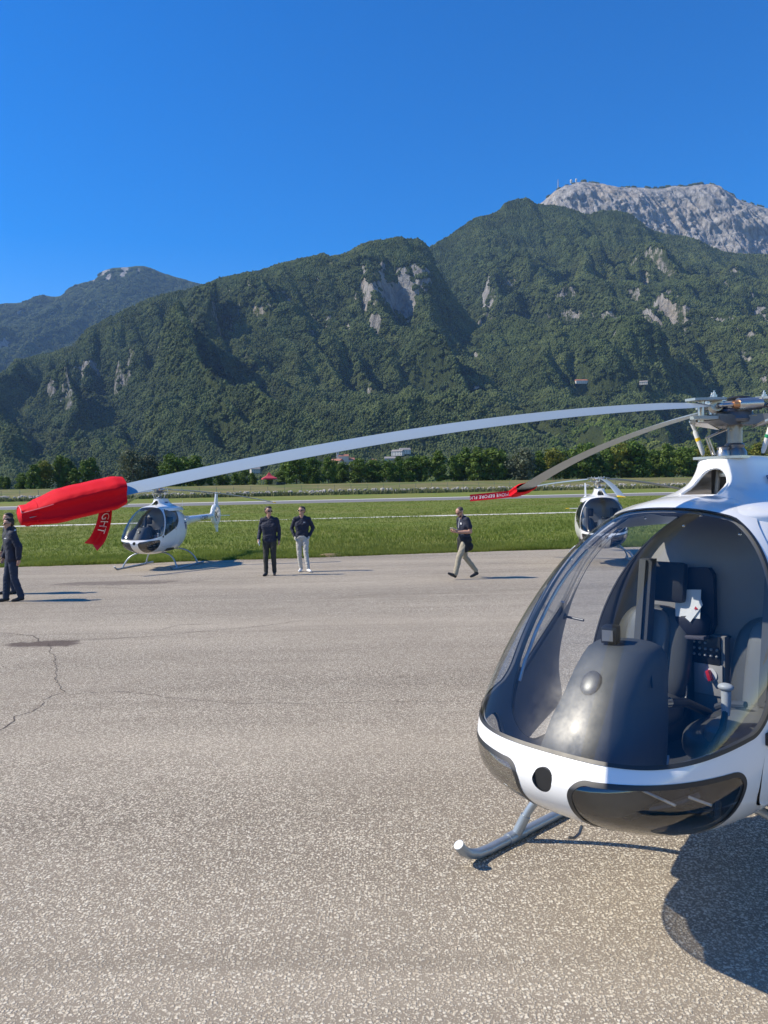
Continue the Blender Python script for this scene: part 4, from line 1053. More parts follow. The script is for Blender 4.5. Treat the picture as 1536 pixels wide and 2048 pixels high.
def blade_mesh(r0, r1, chord, grow=0.0, n=40, m=24):
    af = []
    for k in range(m):
        a = 2 * math.pi * k / m; c = .5 * (1 + math.cos(a)); th_ = .6 * (.2969 * math.sqrt(c) - .126 * c - .3516 * c * c + .2843 * c ** 3 - .1015 * c ** 4) * (1 if a <= math.pi else -1)
        af.append((c - .3, th_ + (.0005 if a <= math.pi else -.0005)))
    V = []
    for i in range(n):
        r = r0 + (r1 - r0) * i / (n - 1); z = droop(r); p = rad(float(np.interp(r, [.3, 2, 3.4], [11.5, 9.8, 7])))
        ch = chord * (float(np.interp(r, [.28, .5], [.62, 1])))
        for c, t in af:
            y = c * ch; zz = t * ch
            # leading edge at -y, pitched up
            V.append((r, y * math.cos(p) + zz * math.sin(p), z - y * math.sin(p) + zz * math.cos(p)))
    T = []
    for i in range(n - 1):
        for k in range(m): T.append((i * m + k, i * m + (k + 1) % m, (i + 1) * m + (k + 1) % m, (i + 1) * m + k))
    T.append(tuple(range(m - 1, -1, -1))); T.append(tuple((n - 1) * m + k for k in range(m)))
    return new_mesh('rotor_blade', V, T, True)
BL = blade_mesh(.27, 3.34, .19); BT = blade_mesh(3.33, 3.42, .192, n=4)
BLADES = []
for ang in (-12.4, -123.9, 106.6):
    b = link('rotor_blade', BL, BLADEM, H, (0, 0, 2.285), (0, 0, rad(ang)))
    link('blade_tip', BT, YELLOW, b)
    mb = MB(); mb.prism([(.05, -.035), (.05, .035), (.20, .055), (.31, .028), (.31, -.028), (.20, -.055)], lambda a, c, d: (a, c, d), -.075, -.060)
    mb.prism([(.10, -.03), (.10, .03), (.22, .05), (.33, .02), (.33, -.04), (.2, -.055)], lambda a, c, d: (a, c + d * .0, d + (a - .2) * -.05 + .0), .022, .034); mb.build('blade_grip', BLADEM, b)
    mb = MB(); mb.prism([(.03, -.06), (.02, -.095), (.12, -.105), (.20, -.08), (.20, -.05), (.1, -.05)], lambda a, c, d: (a, d, c), -.06, .06); mb.build('hub_arm', DSTEEL, b)
    mb = MB(); mb.prism([(.09, -.0605), (.11, -.0605), (.19, -.0605), (.17, -.0605)][:2] + [(.21, .02), (.19, .02)], lambda a, c, d: (a, c, d), -.0585, -.0575); mb.build('index_stripe', YELLOW, b)
    mb = MB(); mb.tube([(.235, -.02, -.085), (.235, -.02, .02)], .017, 14); mb.build('blade_pin', STEEL, b)
    for y_, x_ in ((-.028, .14), (.03, .20)):
        mb = MB(); mb.lathe([(.014, .034), (.014, .046), (.008, .047), (.008, .058), (.004, .06), (.004, .068)], (x_, y_, 0), None, 12); mb.build('blade_bolt', STEEL, b)
    # lead-lag damper beside the arm
    mb = MB(); mb.tube([(-.04, .120, .004), (.070, .068, .0)], .031, 18); dm = mb.build('lag_damper', STEEL, b)
    mb = MB(); mb.tube([(.068, .069, 0), (.092, .058, 0)], [.023, .018], 14); mb.build('damper_boot', COPPER, dm)
    mb = MB(); mb.tube([(.088, .059, 0), (.150, .030, -.004)], .010, 10).ell((.155, .027, -.004), (.018, .016, .014), 10, 6); mb.build('damper_rod', STEEL, dm)
    # pitch horn and link
    mb = MB(); mb.prism([(.22, -.04), (.25, -.04), (.20, -.115), (.165, -.115)], lambda a, c, d: (a, c, d), -.085, -.07).prism([(.17, -.03), (.20, -.12), (.15, -.12), (.08, -.03)], lambda a, c, d: (a, c, d + (.17 - a) * -.35), -.09, -.080); mb.build('pitch_horn', STEEL, b)
    mb = MB(); mb.tube([(.185, -.11, -.085), (.18, -.108, -.105), (.175, -.105, -.12)], [.012, .009, .008], 10).tube([(.175, -.105, -.115), (.172, -.104, -.13), (.14, -.085, -.235), (.138, -.085, -.25)], [.007, .0125, .0115, .006], 12); lk = mb.build('pitch_link', mat('link_white', (.62, .62, .6), .4), b)
    mb = MB(); mb.tube([(.1635, -.0988, -.158), (.1585, -.0958, -.174)], .0131, 12); mb.build('link_band', YELLOW if ang < 50 else GREENP, lk)
    BLADES.append(b)
# ================================================================== THINGS
# far helicopters: copies of the first
def far_heli(loc, rz, label, doors=(0, 0), angs=None):
    c = copy_tree(H); c.location = loc; c.rotation_euler = (0, 0, rz); c['label'] = label
    bl = [o for o in c.children if o.name.startswith('rotor_blade')]
    if angs:
        for o, a in zip(bl, angs): o.rotation_euler = (0, 0, rad(a))
    for o in c.children:
        if o.name.split('.')[0] == 'door': o.rotation_quaternion = (1, 0, 0, 0)
    return c
far_heli((-6.66, 22.9, float(gz(23.9))), rad(261), 'small white helicopter at the left edge of the apron, tail boom pointing right', angs=(245 - 261, 5 - 261, 125 - 261))
far_heli((5.88, 21.0, float(gz(20.1))), rad(260), 'white helicopter half hidden behind the near canopy, facing the camera', angs=(262 - 260, 142 - 260, 22 - 260))

for b_ in BLADES[:2]:
    for ch_ in list(b_.children):
        if ch_.name.startswith('blade_tip'): bpy.data.objects.remove(ch_)
# red blade covers with streamers
REDF = mat('red_cover_fabric', (.62, .004, .014), .75, var=.06, vscale=8, bmp=.25, bscale=600, spec=.15)
REDR = mat('red_ribbon', (.52, .008, .025), .55, var=.05, spec=.2)
WHITEL = mat('white_lettering', (.78, .78, .78), .6)
Hm = Matrix.Translation((1.8164, 3.9785, 0)) @ Matrix.Rotation(rad(222.404), 4, 'Z')
def cover(ang, r0, r1, sc, tilt, label, seed, pol=None):
    """padded fabric sleeve: lit upper panel, upright flank below a crease, gathered at the tip"""
    pol = np.array(pol or [(-.125, -.012), (-.085, .034), (-.02, .060), (.045, .058), (.095, .036), (.108, .020), (.098, -.004), (.100, -.030), (.108, -.046), (.080, -.062), (.0, -.060), (-.09, -.040)])
    m = 72; q = np.linspace(0, len(pol), m, endpoint=False); i0 = q.astype(int) % len(pol); i1 = (i0 + 1) % len(pol); f = (q - q.astype(int))[:, None]
    sec = pol[i0] * (1 - f) + pol[i1] * f
    for _ in range(2): sec = .5 * sec + .25 * np.roll(sec, 1, 0) + .25 * np.roll(sec, -1, 0)
    n = 44; V = []
    for i in range(n):
        t = i / (n - 1); r = r0 + (r1 - r0) * t; z = droop(r)
        g = (.86 + .14 * min(1, t / .10)) * (1 - .30 * float(smoothstep(.62, 1.0, np.array(t)))); e = 1 if t < .97 else .93
        for k in range(m):
            yy, zz = sec[k] * sc; zz *= .76
            if zz > 0: zz = zz * (1 - .32 * float(smoothstep(.55, 1.0, np.array(t))))
            # the crease runs down into the end seam
            if yy > .05 * sc and abs(zz) < .03 * sc: yy += (.012 * sc) * float(smoothstep(.6, .85, np.array(t)))
            th = 2 * math.pi * k / m
            wr = .0022 * (fbm(np.array([t * 4.0 + seed]), np.array([th * 1.2]), 3)[0] - .5) * 2 + .0025 * (fbm(np.array([t * 15.0 + seed]), np.array([th * 2.5]), 2)[0] - .5) * (1 + 3 * (t > .8))
            yy *= g * e; zz *= g * e; L = math.hypot(yy, zz) + 1e-6; yy += wr * yy / L; zz += wr * zz / L
            p = rad(tilt); V.append((r, .042 + yy * math.cos(p) + zz * math.sin(p), z - yy * math.sin(p) + zz * math.cos(p)))
    F_ = [(i * m + k, i * m + (k + 1) % m, (i + 1) * m + (k + 1) % m, (i + 1) * m + k) for i in range(n - 1) for k in range(m)]
    F_.append(tuple((n - 1) * m + k for k in range(m)))
    V = np.array(V); o = link('blade_cover', new_mesh('blade_cover', V, F_, True), REDF, label=label, cat='blade cover', group='red rotor blade covers')
    o.matrix_world = Hm @ Matrix.Translation((0, 0, 2.285)) @ Matrix.Rotation(rad(ang), 4, 'Z')
    ki = int(np.argmax(sec[:, 0])); G = V.reshape(n, m, 3)
    mb = MB(); mb.tube([tuple(G[i, ki] + np.array([0, .0008, 0])) for i in range(int(n * .72), n)] + [tuple(G[-1, (ki + j) % m] + np.array([.001, 0, 0])) for j in (0, -6, -12, -18, -24, -30)], .0013, 6); mb.build('cover_seam', mat('pink_thread', (.7, .16, .2), .6), o)
    mb = MB(); mb.tube([tuple(G[int(n * .86), k]) for k in range(0, m, 3)], .0016, 6, cap=False); mb.build('cover_stitching', REDF, o)
    return o
cvA = cover(-12.4, 3.07, 3.36, 1.06, 3, 'large puffy red cover on the tip of the near rotor blade', 1)
cvB = cover(-123.9, 3.15, 3.40, 1.0, 8, 'small red cover on the tip of the rear rotor blade', 4)

def ribbon(pts, widthvec, txt, txt_size, flip, parent, fold=0.0, start=.05):
    """strip along pts (world), cross direction widthvec per point; lettering laid on it"""
    P = np.array(pts, float); t = np.linspace(0, len(P) - 1, 40); C = np.stack([pchip(t, range(len(P)), P[:, k]) for k in range(3)], -1)
    Wv = np.array(widthvec, float); Wd = np.stack([np.interp(t, np.linspace(0, len(P) - 1, len(Wv)), Wv[:, k]) for k in range(3)], -1)
    tg = np.gradient(C, axis=0); tg /= np.linalg.norm(tg, axis=1, keepdims=True)
    nr = np.cross(tg, Wd); nr /= np.linalg.norm(nr, axis=1, keepdims=True)
    fr = np.linspace(-1, 1, 9); hw = np.linalg.norm(Wd, axis=1)[:, None]
    bulge = lambda f: fold * (1 - np.abs(f))
    V = (C[:, None] + Wd[:, None] * fr[None, :, None] + nr[:, None] * (bulge(fr)[None, :, None] * hw[..., None])).reshape(-1, 3)
    a = (np.arange(39)[:, None] * 9 + np.arange(8)[None]).ravel()
    me = new_mesh('streamer', V, np.stack([a, a + 1, a + 10, a + 9], -1), True)
    o = link('streamer', me, REDR, parent); o.matrix_parent_inverse = parent.matrix_world.inverted()
    L = np.r_[0, np.cumsum(np.linalg.norm(np.diff(C, axis=0), axis=1))]
    for side in (1, -1):
        tm = text_mesh(txt, txt_size, .0)
        for v in tm.vertices:
            s_ = start + v.co.x; f = (v.co.y / txt_size - .35) * 1.6 * txt_size / (2 * hw.mean()) * 1.25
            if flip: f = -f
            i = np.interp(s_, L, np.arange(40)); k = int(min(38, i)); fr_ = i - k
            c = C[k] * (1 - fr_) + C[k + 1] * fr_; w = Wd[k] * (1 - fr_) + Wd[k + 1] * fr_; n_ = nr[k]
            f = max(-.95, min(.95, f))
            q = c + w * f + n_ * (fold * (1 - abs(f)) * hw[k, 0] + side * .0015); v.co = tuple(q)
        tm.update(); to = link('streamer_lettering', tm, WHITEL, o); 
    return o
bpy.context.view_layer.update()
ribbon([(-.872, 2.42, 1.868), (-.880, 2.42, 1.815), (-.890, 2.42, 1.782), (-.906, 2.425, 1.752), (-.930, 2.43, 1.728)], [(.020, 0, .002), (.021, .004, -.002), (.020, .006, -.009), (.018, .006, -.013)], 'FLIGHT', .033, False, cvA, fold=-1.1, start=-.01)
ribbon([(1.325, 7.3, 1.885), (1.30, 7.29, 1.850), (1.246, 7.28, 1.834), (1.151, 7.27, 1.824), (1.008, 7.28, 1.812), (.818, 7.30, 1.797)], [(.004, 0, .030), (.006, .006, .030), (0, .006, .032), (0, .004, .032)], 'REMOVE BEFORE FLIGHT', .042, True, cvB, fold=.12, start=.12)

# headset bag hung on the rear wall of the near helicopter, with papers
bag = empty('headset_bag', (1.8164 - .0738 * 1.9, 3.9785 - .0674 * 1.9, 0), rad(222.404), 'dark blue pouch holding papers, hung on the rear cabin wall', 'bag')
NAVYB = mat('navy_nylon', (.012, .014, .028), .6, var=.2, bmp=.3, bscale=300)
mb = MB(); mb.prism([(-.265, 1.16), (-.235, 1.10), (-.08, 1.10), (-.055, 1.16), (-.06, 1.42), (-.085, 1.455), (-.23, 1.45), (-.26, 1.40)], lambda a, b, d: (d, a, b), -.10, -.06); mb.build('back_panel', NAVYB, bag, angle=20)
mb = MB(); mb.ell((-.035, -.165, 1.16), (.055, .095, .07), 20, 12, pw=.7); mb.build('pocket', NAVYB, bag)
mb = MB(); mb.box((-.01, -.165, 1.098), (.07, .19, .02), (.06, 0, 0), bev=.008); mb.build('carry_strap', mat('grey_webbing', (.10, .095, .12), .8), bag)
pp = link('paper_sheet', None, label='folded white paper sheets tucked into the dark blue pouch', cat='paper', loc=(1.8164 - .0738 * 1.9, 3.9785 - .0674 * 1.9, 0), rot=(0, 0, rad(222.404)))
mb = MB(); mb.prism([(-.245, 1.335), (-.105, 1.345), (-.095, 1.20), (-.225, 1.20)], lambda a, b, d: (d + (b - 1.2) * -.25, a, b), .012, .014); mb.build('sheet', PAPER, pp, smooth=False)
mb = MB(); mb.prism([(-.17, 1.20), (-.095, 1.295), (-.085, 1.27), (-.14, 1.18)], lambda a, b, d: (d + (b - 1.2) * -.25, a, b), .020, .022); mb.build('sheet', PAPER, pp, smooth=False)
mb = MB(); mb.prism([(-.125, 1.245), (-.105, 1.25), (-.12, 1.262)], lambda a, b, d: (d + (b - 1.2) * -.25, a, b), .026, .027); mb.build('red_mark', REDP, pp, smooth=False)

# ------------------------------------------------------------------ tree belt
def leaf_material(name, a, b_, tip):
    m, n, l, b = nodes_of(name)
    oi = n.new('ShaderNodeObjectInfo'); p = objpos(n, True); at = n.new('ShaderNodeAttribute'); at.attribute_name = 'leaf'
    c = mix_rgb(n, l, at.outputs['Fac'], a, b_); c = mix_rgb(n, l, math_n(n, l, 'MULTIPLY', oi.outputs['Random'], .5), c, tip)
    l.new(c, b.inputs['Base Color']); b.inputs['Roughness'].default_value = .65; b.inputs['Specular IOR Level'].default_value = .25
    tl = n.new('ShaderNodeBsdfTranslucent'); l.new(c, tl.inputs[0]); mx = n.new('ShaderNodeMixShader'); mx.inputs[0].default_value = .25
    l.new(b.outputs[0], mx.inputs[1]); l.new(tl.outputs[0], mx.inputs[2]); l.new(mx.outputs[0], n['Material Output'].inputs[0])
    return m
LEAFG = leaf_material('broad_leaves', (.045, .09, .012), (.11, .185, .026), (.14, .19, .032))
LEAFY = leaf_material('yellowing_leaves', (.09, .12, .015), (.20, .21, .03), (.21, .19, .035))
LEAFW = leaf_material('willow_leaves', (.075, .095, .055), (.15, .175, .105), (.17, .19, .12))
BARK = mat('bark', (.09, .07, .055), .95, var=.2, vscale=2)
def tree_meshes(seed, height, rad_, nclump, leaf, low=.12, cone=.0):
    r = np.random.default_rng(seed)
    mb = MB(); th = height * .55
    pts = [(0, 0, -.3), (r.normal(0, .1), r.normal(0, .1), th * .4), (r.normal(0, .25), r.normal(0, .25), th)]
    mb.tube(pts, [.20, .15, .06], 7)
    C = []
    for k in range(nclump):
        h = low + (1 - low) * (k + r.random()) / nclump
        prof_ = math.sin(math.pi * min(1, max(.04, (h - low) / (1 - low) * .86 + .12))) ** .6 * (1 - cone * h)
        a = r.random() * 6.283; d = rad_ * prof_ * math.sqrt(r.random()) * .95
        C.append((d * math.cos(a), d * math.sin(a), height * h * .96, rad_ * r.uniform(.26, .46)))
        if k % 3 == 0: mb.tube([(0, 0, height * h * .55), (d * .5 * math.cos(a), d * .5 * math.sin(a), height * h * .8), (d * .8 * math.cos(a), d * .8 * math.sin(a), height * h * .93)], [.07, .05, .02], 5)
    me_t = bpy.data.meshes.new('trunk'); me_t.from_pydata(mb.V, [], mb.F); me_t.update(); me_t.materials.append(BARK)
    V = []; col = []
    per = 62
    for (x, y, z, s) in C:
        d = r.normal(size=(per, 3)); d /= np.linalg.norm(d, axis=1, keepdims=True); q = np.array([x, y, z]) + d * s * r.uniform(.55, 1.08, (per, 1)) * np.array([1, 1, .8])
        n_ = d + r.normal(0, .55, (per, 3)); n_ /= np.linalg.norm(n_, axis=1, keepdims=True)
        up = np.cross(n_, r.normal(size=(per, 3))); up /= np.linalg.norm(up, axis=1, keepdims=True); rt = np.cross(n_, up)
        L = leaf * r.uniform(.6, 1.3, (per, 1)); V.append(np.stack([q - rt * L * .6, q + up * L, q + rt * L * .6, q - up * L], 1).reshape(-1, 3)); col.append(np.repeat(np.clip(r.normal(.5, .25) + r.normal(0, .15, per), 0, 1), 4))
    V = np.concatenate(V); me_c = new_mesh('crown', V, np.arange(len(V)).reshape(-1, 4), False)
    at = me_c.attributes.new('leaf', 'FLOAT', 'POINT'); at.data.foreach_set('value', np.concatenate(col).astype(np.float32))
    return me_t, me_c
PROTO = [tree_meshes(100 + k, 10, rr, nc, .42, low=lo, cone=cn) for k, (rr, nc, lo, cn) in enumerate(((3.6, 34, .10, .2), (3.0, 30, .08, .35), (4.2, 40, .08, .1), (3.3, 34, .05, .3), (2.6, 28, .06, .5), (4.0, 36, .04, .15)))]
PW = tree_meshes(300, 10, 4.4, 46, .36, low=.05); 
def variant(mesh, material):
    m2 = mesh.copy(); m2.materials.clear(); m2.materials.append(material); return m2
for t_, c_ in PROTO: c_.materials.append(LEAFG)
PY = [(t_, variant(c_, LEAFY)) for t_, c_ in PROTO[:3]]; PW[1].materials.append(LEAFW)
def tree(px, yp, height, proto, label, group='trees in the belt behind the dyke', wide=1.0):
    y = yp / (1 - SL * px); x = px * y; z = float(gz(yp))
    o = empty('tree', (x, y, z), random.random() * 6.28, label, 'tree', group); s = height / 10
    o.scale = (s * wide, s * wide, s)
    link('trunk', proto[0], None, o); link('crown', proto[1], None, o)
r_ = np.random.default_rng(77)
hs_u = [-60, 20, 60, 75, 180, 200, 225, 245, 330, 345, 400, 430, 500, 545, 560, 620, 660, 740, 780, 850, 900, 1000, 1100, 1200, 1300, 1400, 1600]
hs_h = [5, 5.5, 6.5, 11.5, 12, 7, 5, 6, 8, 11, 10.5, 9, 7, 4, 10, 11, 9.5, 8.5, 9, 11, 11.5, 12.5, 13, 13, 12.5, 12, 12]
u = -40
while u < 1590:
    h = float(np.interp(u, hs_u, hs_h)) * (r_.uniform(.85, 1.15) if r_.random() > .25 else r_.uniform(.5, .8))
    yel = u > 1370 or r_.random() < .06
    if not (235 < u < 325) and not (200 < u < 236) and not (518 < u < 556):
        P_ = PY[int(r_.integers(3))] if yel else PROTO[int(r_.integers(6))]
        lb = 'yellowish green tree in the belt near the rotor mast' if u > 1370 else ('dark leafy tree in the clump at the left edge behind the red cover' if u < 200 else ('lighter yellow-green tree within the dark belt' if yel else 'dark green leafy tree in the dense belt behind the dyke'))
        grp = 'yellowing trees by the mast' if u > 1370 else ('trees of the left clump' if u < 200 else ('yellow-green trees in the belt' if yel else 'trees in the belt behind the dyke'))
        tree((u - 768) / 1539, 304 + r_.uniform(0, 10), h, P_, lb, grp, r_.uniform(.95, 1.35) if h > 8 else 1.5)
    u += r_.uniform(20, 34)
u = -40
while u < 1590:
    if not (195 < u < 240):
        tree((u - 768) / 1539, 322 + r_.uniform(0, 25), float(np.interp(u, hs_u, hs_h)) * r_.uniform(.95, 1.2), PROTO[int(r_.integers(6))], 'dark tree in the second row, half hidden behind the belt', 'second row of trees')
    u += r_.uniform(34, 52)
tree((268 - 768) / 1539, 305, 13.5, PW, 'tall silvery willow with grey-green crown behind the far left helicopter', 'willows', 1.0)
tree((305 - 768) / 1539, 309, 12.0, (PW[0], PW[1]), 'second silvery willow, just right of the tallest one', 'willows', .9)
tree((222 - 768) / 1539, 300, 4.5, (PROTO[5][0], variant(PROTO[5][1], LEAFW)), 'low grey-green bush between the left clump and the willow', 'bushes', 1.6)
tree((1045 - 768) / 1539, 300, 12.5, (PW[0], PW[1]), 'greyish willow in the middle of the dark belt above the small cover', 'willows', 1.1)

# red tent on the dyke
ty = 296 / (1 - SL * (540 - 768) / 1539); tx = (540 - 768) / 1539 * ty; tz = float(gz(296))
tent = empty('tent', (tx, ty, tz), .3, 'red pyramid-roofed tent in front of the tree belt', 'tent')
TENT = mat('red_canvas', (.42, .035, .06), .8)
mb = MB(); mb.add([(-2.6, -2.6, 2.5), (2.6, -2.6, 2.5), (2.6, 2.6, 2.5), (-2.6, 2.6, 2.5), (-.9, -.9, 3.5), (.9, -.9, 3.5), (.9, .9, 3.5), (-.9, .9, 3.5), (0, 0, 4.9), (-2.6, -2.6, 2.1), (2.6, -2.6, 2.1), (2.6, 2.6, 2.1), (-2.6, 2.6, 2.1)],
       [(0, 1, 5, 4), (1, 2, 6, 5), (2, 3, 7, 6), (3, 0, 4, 7), (4, 5, 8), (5, 6, 8), (6, 7, 8), (7, 4, 8), (9, 10, 1, 0), (10, 11, 2, 1), (11, 12, 3, 2), (12, 9, 0, 3)]); mb.build('tent_roof', TENT, tent, smooth=False)
for sx in (-2.5, 2.5):
    for sy in (-2.5, 2.5): mb = MB(); mb.tube([(sx, sy, 0), (sx, sy, 2.4)], .06, 6); mb.build('tent_leg', DSTEEL, tent)
for k, (dx, dy) in enumerate(((3.6, -.8), (5.2, -.2))):
    mb = MB(); mb.box((0, 0, .45), (1.6, .8, .9), bev=.08); o = mb.build('bench_chest', mat('dark_chest', (.03, .04, .03), .8), None, loc=(tx + dx, ty + dy, tz), label='dark low chest standing beside the red tent' if k == 0 else 'dark low chest farther right of the red tent', cat='chest')

# fence along the foot of the dyke
fence = empty('wire_fence', (0, 0, 0), 0, 'thin wire fence on posts along the dyke slope', 'fence')
PO = MB(); PO.box((0, 0, .75), (.09, .09, 1.5)); pm = bpy.data.meshes.new('post'); pm.from_pydata(PO.V, [], PO.F); pm.update(); pm.materials.append(mat('grey_post', (.25, .24, .21), .9))
for x in np.arange(-170, 175, 5.0): link('post', pm, None, fence, (x, 238 + SL * x, float(gz(238))))
for zz in (.5, .95, 1.4):
    mb = MB(); mb.tube([(-175, 238 - SL * 175, float(gz(238)) + zz), (175, 238 + SL * 175, float(gz(238)) + zz)], .02, 4); mb.build('wire', DSTEEL, fence)

# aerial mast and radomes on the summit of the cliff mountain
def summit(u, v, Y=4300): return ((u - 768) / 1539 * Y, Y, 1.89 + (980 - .02 * (u - 768) - v) / 1539 * Y)
x, y, z = summit(1125, 381); mb = MB(); mb.tube([(0, 0, -10), (0, 0, 20), (0, 0, 42)], [3, 2.4, 1.2], 6); mb.build('aerial_mast', mat('aerial_grey', (.35, .33, .33), .7), None, loc=(x, y, z), label='thin aerial mast on the summit left of the pale cliff', cat='aerial')
for k, (u_, v_, rr) in enumerate(((1151, 371, 7), (1161, 369, 6))):
    x, y, z = summit(u_, v_); o = empty('radome', (x, y, z), 0, 'white radome on the summit ridge, %s' % ('nearer the aerial mast' if k == 0 else 'farther from the aerial mast'), 'radome')
    mb = MB(); mb.box((0, 0, -2), (rr * 1.3, rr * 1.3, 10)); mb.build('radome_base', WALLW, o, smooth=False); mb = MB(); mb.ell((0, 0, 6), (rr, rr, rr), 14, 8); mb.build('radome_dome', WALLW, o)
# spoil heap and stones at the grass edge
mb = MB(); mb.ell((0, 0, .0), (.42, .25, .10), 18, 8); o = mb.build('earth_mound', mat('dry_thatch', (.24, .17, .10), .95, var=.3, vscale=9, bmp=.6, bscale=40), None, loc=(-1.85, 25.35, -.27), label='small brown mound of dry turf at the grass edge', cat='mound')
me = o.data
for v in me.vertices: k_ = 1 + .5 * (vnoise(np.array([v.co.x * 9]), np.array([v.co.y * 9]))[0] - .5); v.co = v.co * float(k_)
# ================================================================== PEOPLE
def seg_d(P, a, b, ra, rb):
    a = np.array(a, float); b = np.array(b, float); ab = b - a; L2 = max(ab @ ab, 1e-9)
    t = np.clip(((P - a) @ ab) / L2, 0, 1); return np.linalg.norm(P - (a + t[:, None] * ab), axis=1) - (ra + (rb - ra) * t)
def capsule(mb, a, b, ra, rb, seg=14):
    a = Vector(a); b = Vector(b); d = (b - a); L = d.length
    if L < 1e-6: d = Vector((0, 0, 1)); L = 1e-6
    d = d / L; path = []; rs = []
    for k in range(5): an = math.pi / 2 * (1 - k / 5.0); path.append(a - d * ra * math.sin(an)); rs.append(max(.0008, ra * math.cos(an)))
    path.append(a); rs.append(ra); path.append(b); rs.append(rb)
    for k in range(1, 6): an = math.pi / 2 * k / 5.0; path.append(b + d * rb * math.sin(an)); rs.append(max(.0008, rb * math.cos(an)))
    mb.tube(path, rs, seg)
def person(loc, rz, label, prims, mats, hair=None, extras=(), voxel=.0105, scale=1.0):
    """prims: (a, b, ra, rb, zone); zone indexes mats. One continuous surface by voxel union."""
    mb = MB()
    for a, b, ra, rb, z in prims: capsule(mb, a, b, ra, rb)
    me = bpy.data.meshes.new('body'); me.from_pydata(mb.V, [], mb.F); me.update()
    tmp = bpy.data.objects.new('tmp', me); COL.objects.link(tmp)
    rm = tmp.modifiers.new('r', 'REMESH'); rm.mode = 'VOXEL'; rm.voxel_size = voxel
    sm = tmp.modifiers.new('s', 'SMOOTH'); sm.factor = .5; sm.iterations = 5
    out = bpy.data.meshes.new_from_object(tmp.evaluated_get(bpy.context.evaluated_depsgraph_get()))
    bpy.data.objects.remove(tmp)
    out.name = 'person'
    nv = len(out.vertices); co = np.empty(nv * 3); out.vertices.foreach_get('co', co); co = co.reshape(-1, 3); no = np.array([v.normal for v in out.vertices])
    bz = np.full(nv, 1e9); zv = np.zeros(nv, int)
    for a, b, ra, rb, z in prims:
        d = seg_d(co, a, b, ra, rb); k = d < bz; bz[k] = d[k]; zv[k] = z
    cloth = ((zv == 1) | (zv == 2) | (zv == 4)).astype(float)
    q1 = (co[:, 0] + co[:, 1]) * 5 + label.__len__(); q2 = co[:, 2] * 13 + (co[:, 0] - co[:, 1]) * 7
    fold = .016 * (ridged(q1, q2, 3, .55) - .62) + .006 * (vnoise(co[:, 2] * 45 + q1, (co[:, 0] - co[:, 1]) * 16) - .5)
    out.vertices.foreach_set('co', (co + no * (fold * cloth)[:, None]).ravel())
    for m_ in mats: out.materials.append(m_)
    nf = len(out.polygons); ctr = np.empty(nf * 3); out.polygons.foreach_get('center', ctr); ctr = ctr.reshape(-1, 3)
    best = np.full(nf, 1e9); zi = np.zeros(nf, int)
    for a, b, ra, rb, z in prims:
        d = np.abs(np.minimum(seg_d(ctr, a, b, ra, rb), 0)) * .0 + seg_d(ctr, a, b, ra, rb); k = d < best; best[k] = d[k]; zi[k] = z
    out.polygons.foreach_set('material_index', zi.astype(np.int32)); out.polygons.foreach_set('use_smooth', np.ones(nf, bool)); out.update()
    o = link('person', out, None, loc=loc, rot=(0, 0, rz), label=label, cat='person'); o.scale = (scale,) * 3
    for nm, mbx, mt in extras: mbx.build(nm, mt, o)
    return o
def limb(P, zone, radii): return [(P[i], P[i + 1], radii[i], radii[i + 1], zone) for i in range(len(P) - 1)]
SKIN = mat('skin', (.46, .25, .175), .55, var=.08, vscale=20)
NAVY = mat('navy_cloth', (.012, .016, .034), .8, var=.2, vscale=9, bmp=.5, bscale=35); BLACKC = mat('black_cloth', (.012, .013, .015), .85, var=.2, vscale=9, bmp=.5, bscale=35)
OLIVE = mat('dark_olive_trousers', (.035, .034, .028), .85, var=.25, vscale=10, bmp=.6, bscale=30); CREAM = mat('cream_trousers', (.46, .44, .40), .85, var=.12, vscale=10, bmp=.6, bscale=30)
BEIGE = mat('beige_trousers', (.33, .29, .21), .85, var=.15, vscale=10, bmp=.6, bscale=30); JEANS = mat('navy_jeans', (.018, .028, .055), .85, var=.3, vscale=10, bmp=.5, bscale=30)
SHOEW = mat('white_shoe', (.75, .75, .74), .5); SHOEB = mat('dark_shoe', (.018, .018, .02), .5); HAIRB = mat('dark_brown_hair', (.020, .013, .010), .6, var=.4, vscale=60, bmp=.8, bscale=120); HAIRG = mat('cropped_hair', (.07, .05, .04), .7, var=.4, vscale=60)
LENS = mat('sunglass_lens', (.006, .006, .008), .12); PHONE = mat('phone_black', (.008, .008, .01), .2)
def R2(p, yaw, pitch, c):
    q = Euler((0, pitch, yaw)).to_matrix() @ Vector(p); return (q.x + c[0], q.y + c[1], q.z + c[2])
def head(c, yaw, pitch, zs=0, beard=None):
    """head centre c, facing +X turned by yaw, nodding by pitch"""
    f = lambda p: R2(p, yaw, pitch, c); S = zs
    pr = [(f((-.012, 0, .028)), f((.008, 0, .034)), .088, .082, S), (f((.020, 0, -.02)), f((.034, 0, -.058)), .070, .048, S), (f((.05, 0, -.085)), f((.048, 0, -.075)), .030, .034, S),
          (f((.088, 0, .010)), f((.105, 0, -.022)), .010, .014, S), (f((.080, -.018, -.062)), f((.080, .018, -.062)), .011, .011, S), (f((.076, -.035, .022)), f((.076, .035, .022)), .012, .012, S),
          (f((-.005, .086, .01)), f((.0, .088, -.02)), .014, .011, S), (f((-.005, -.086, .01)), f((.0, -.088, -.02)), .014, .011, S)]
    return pr
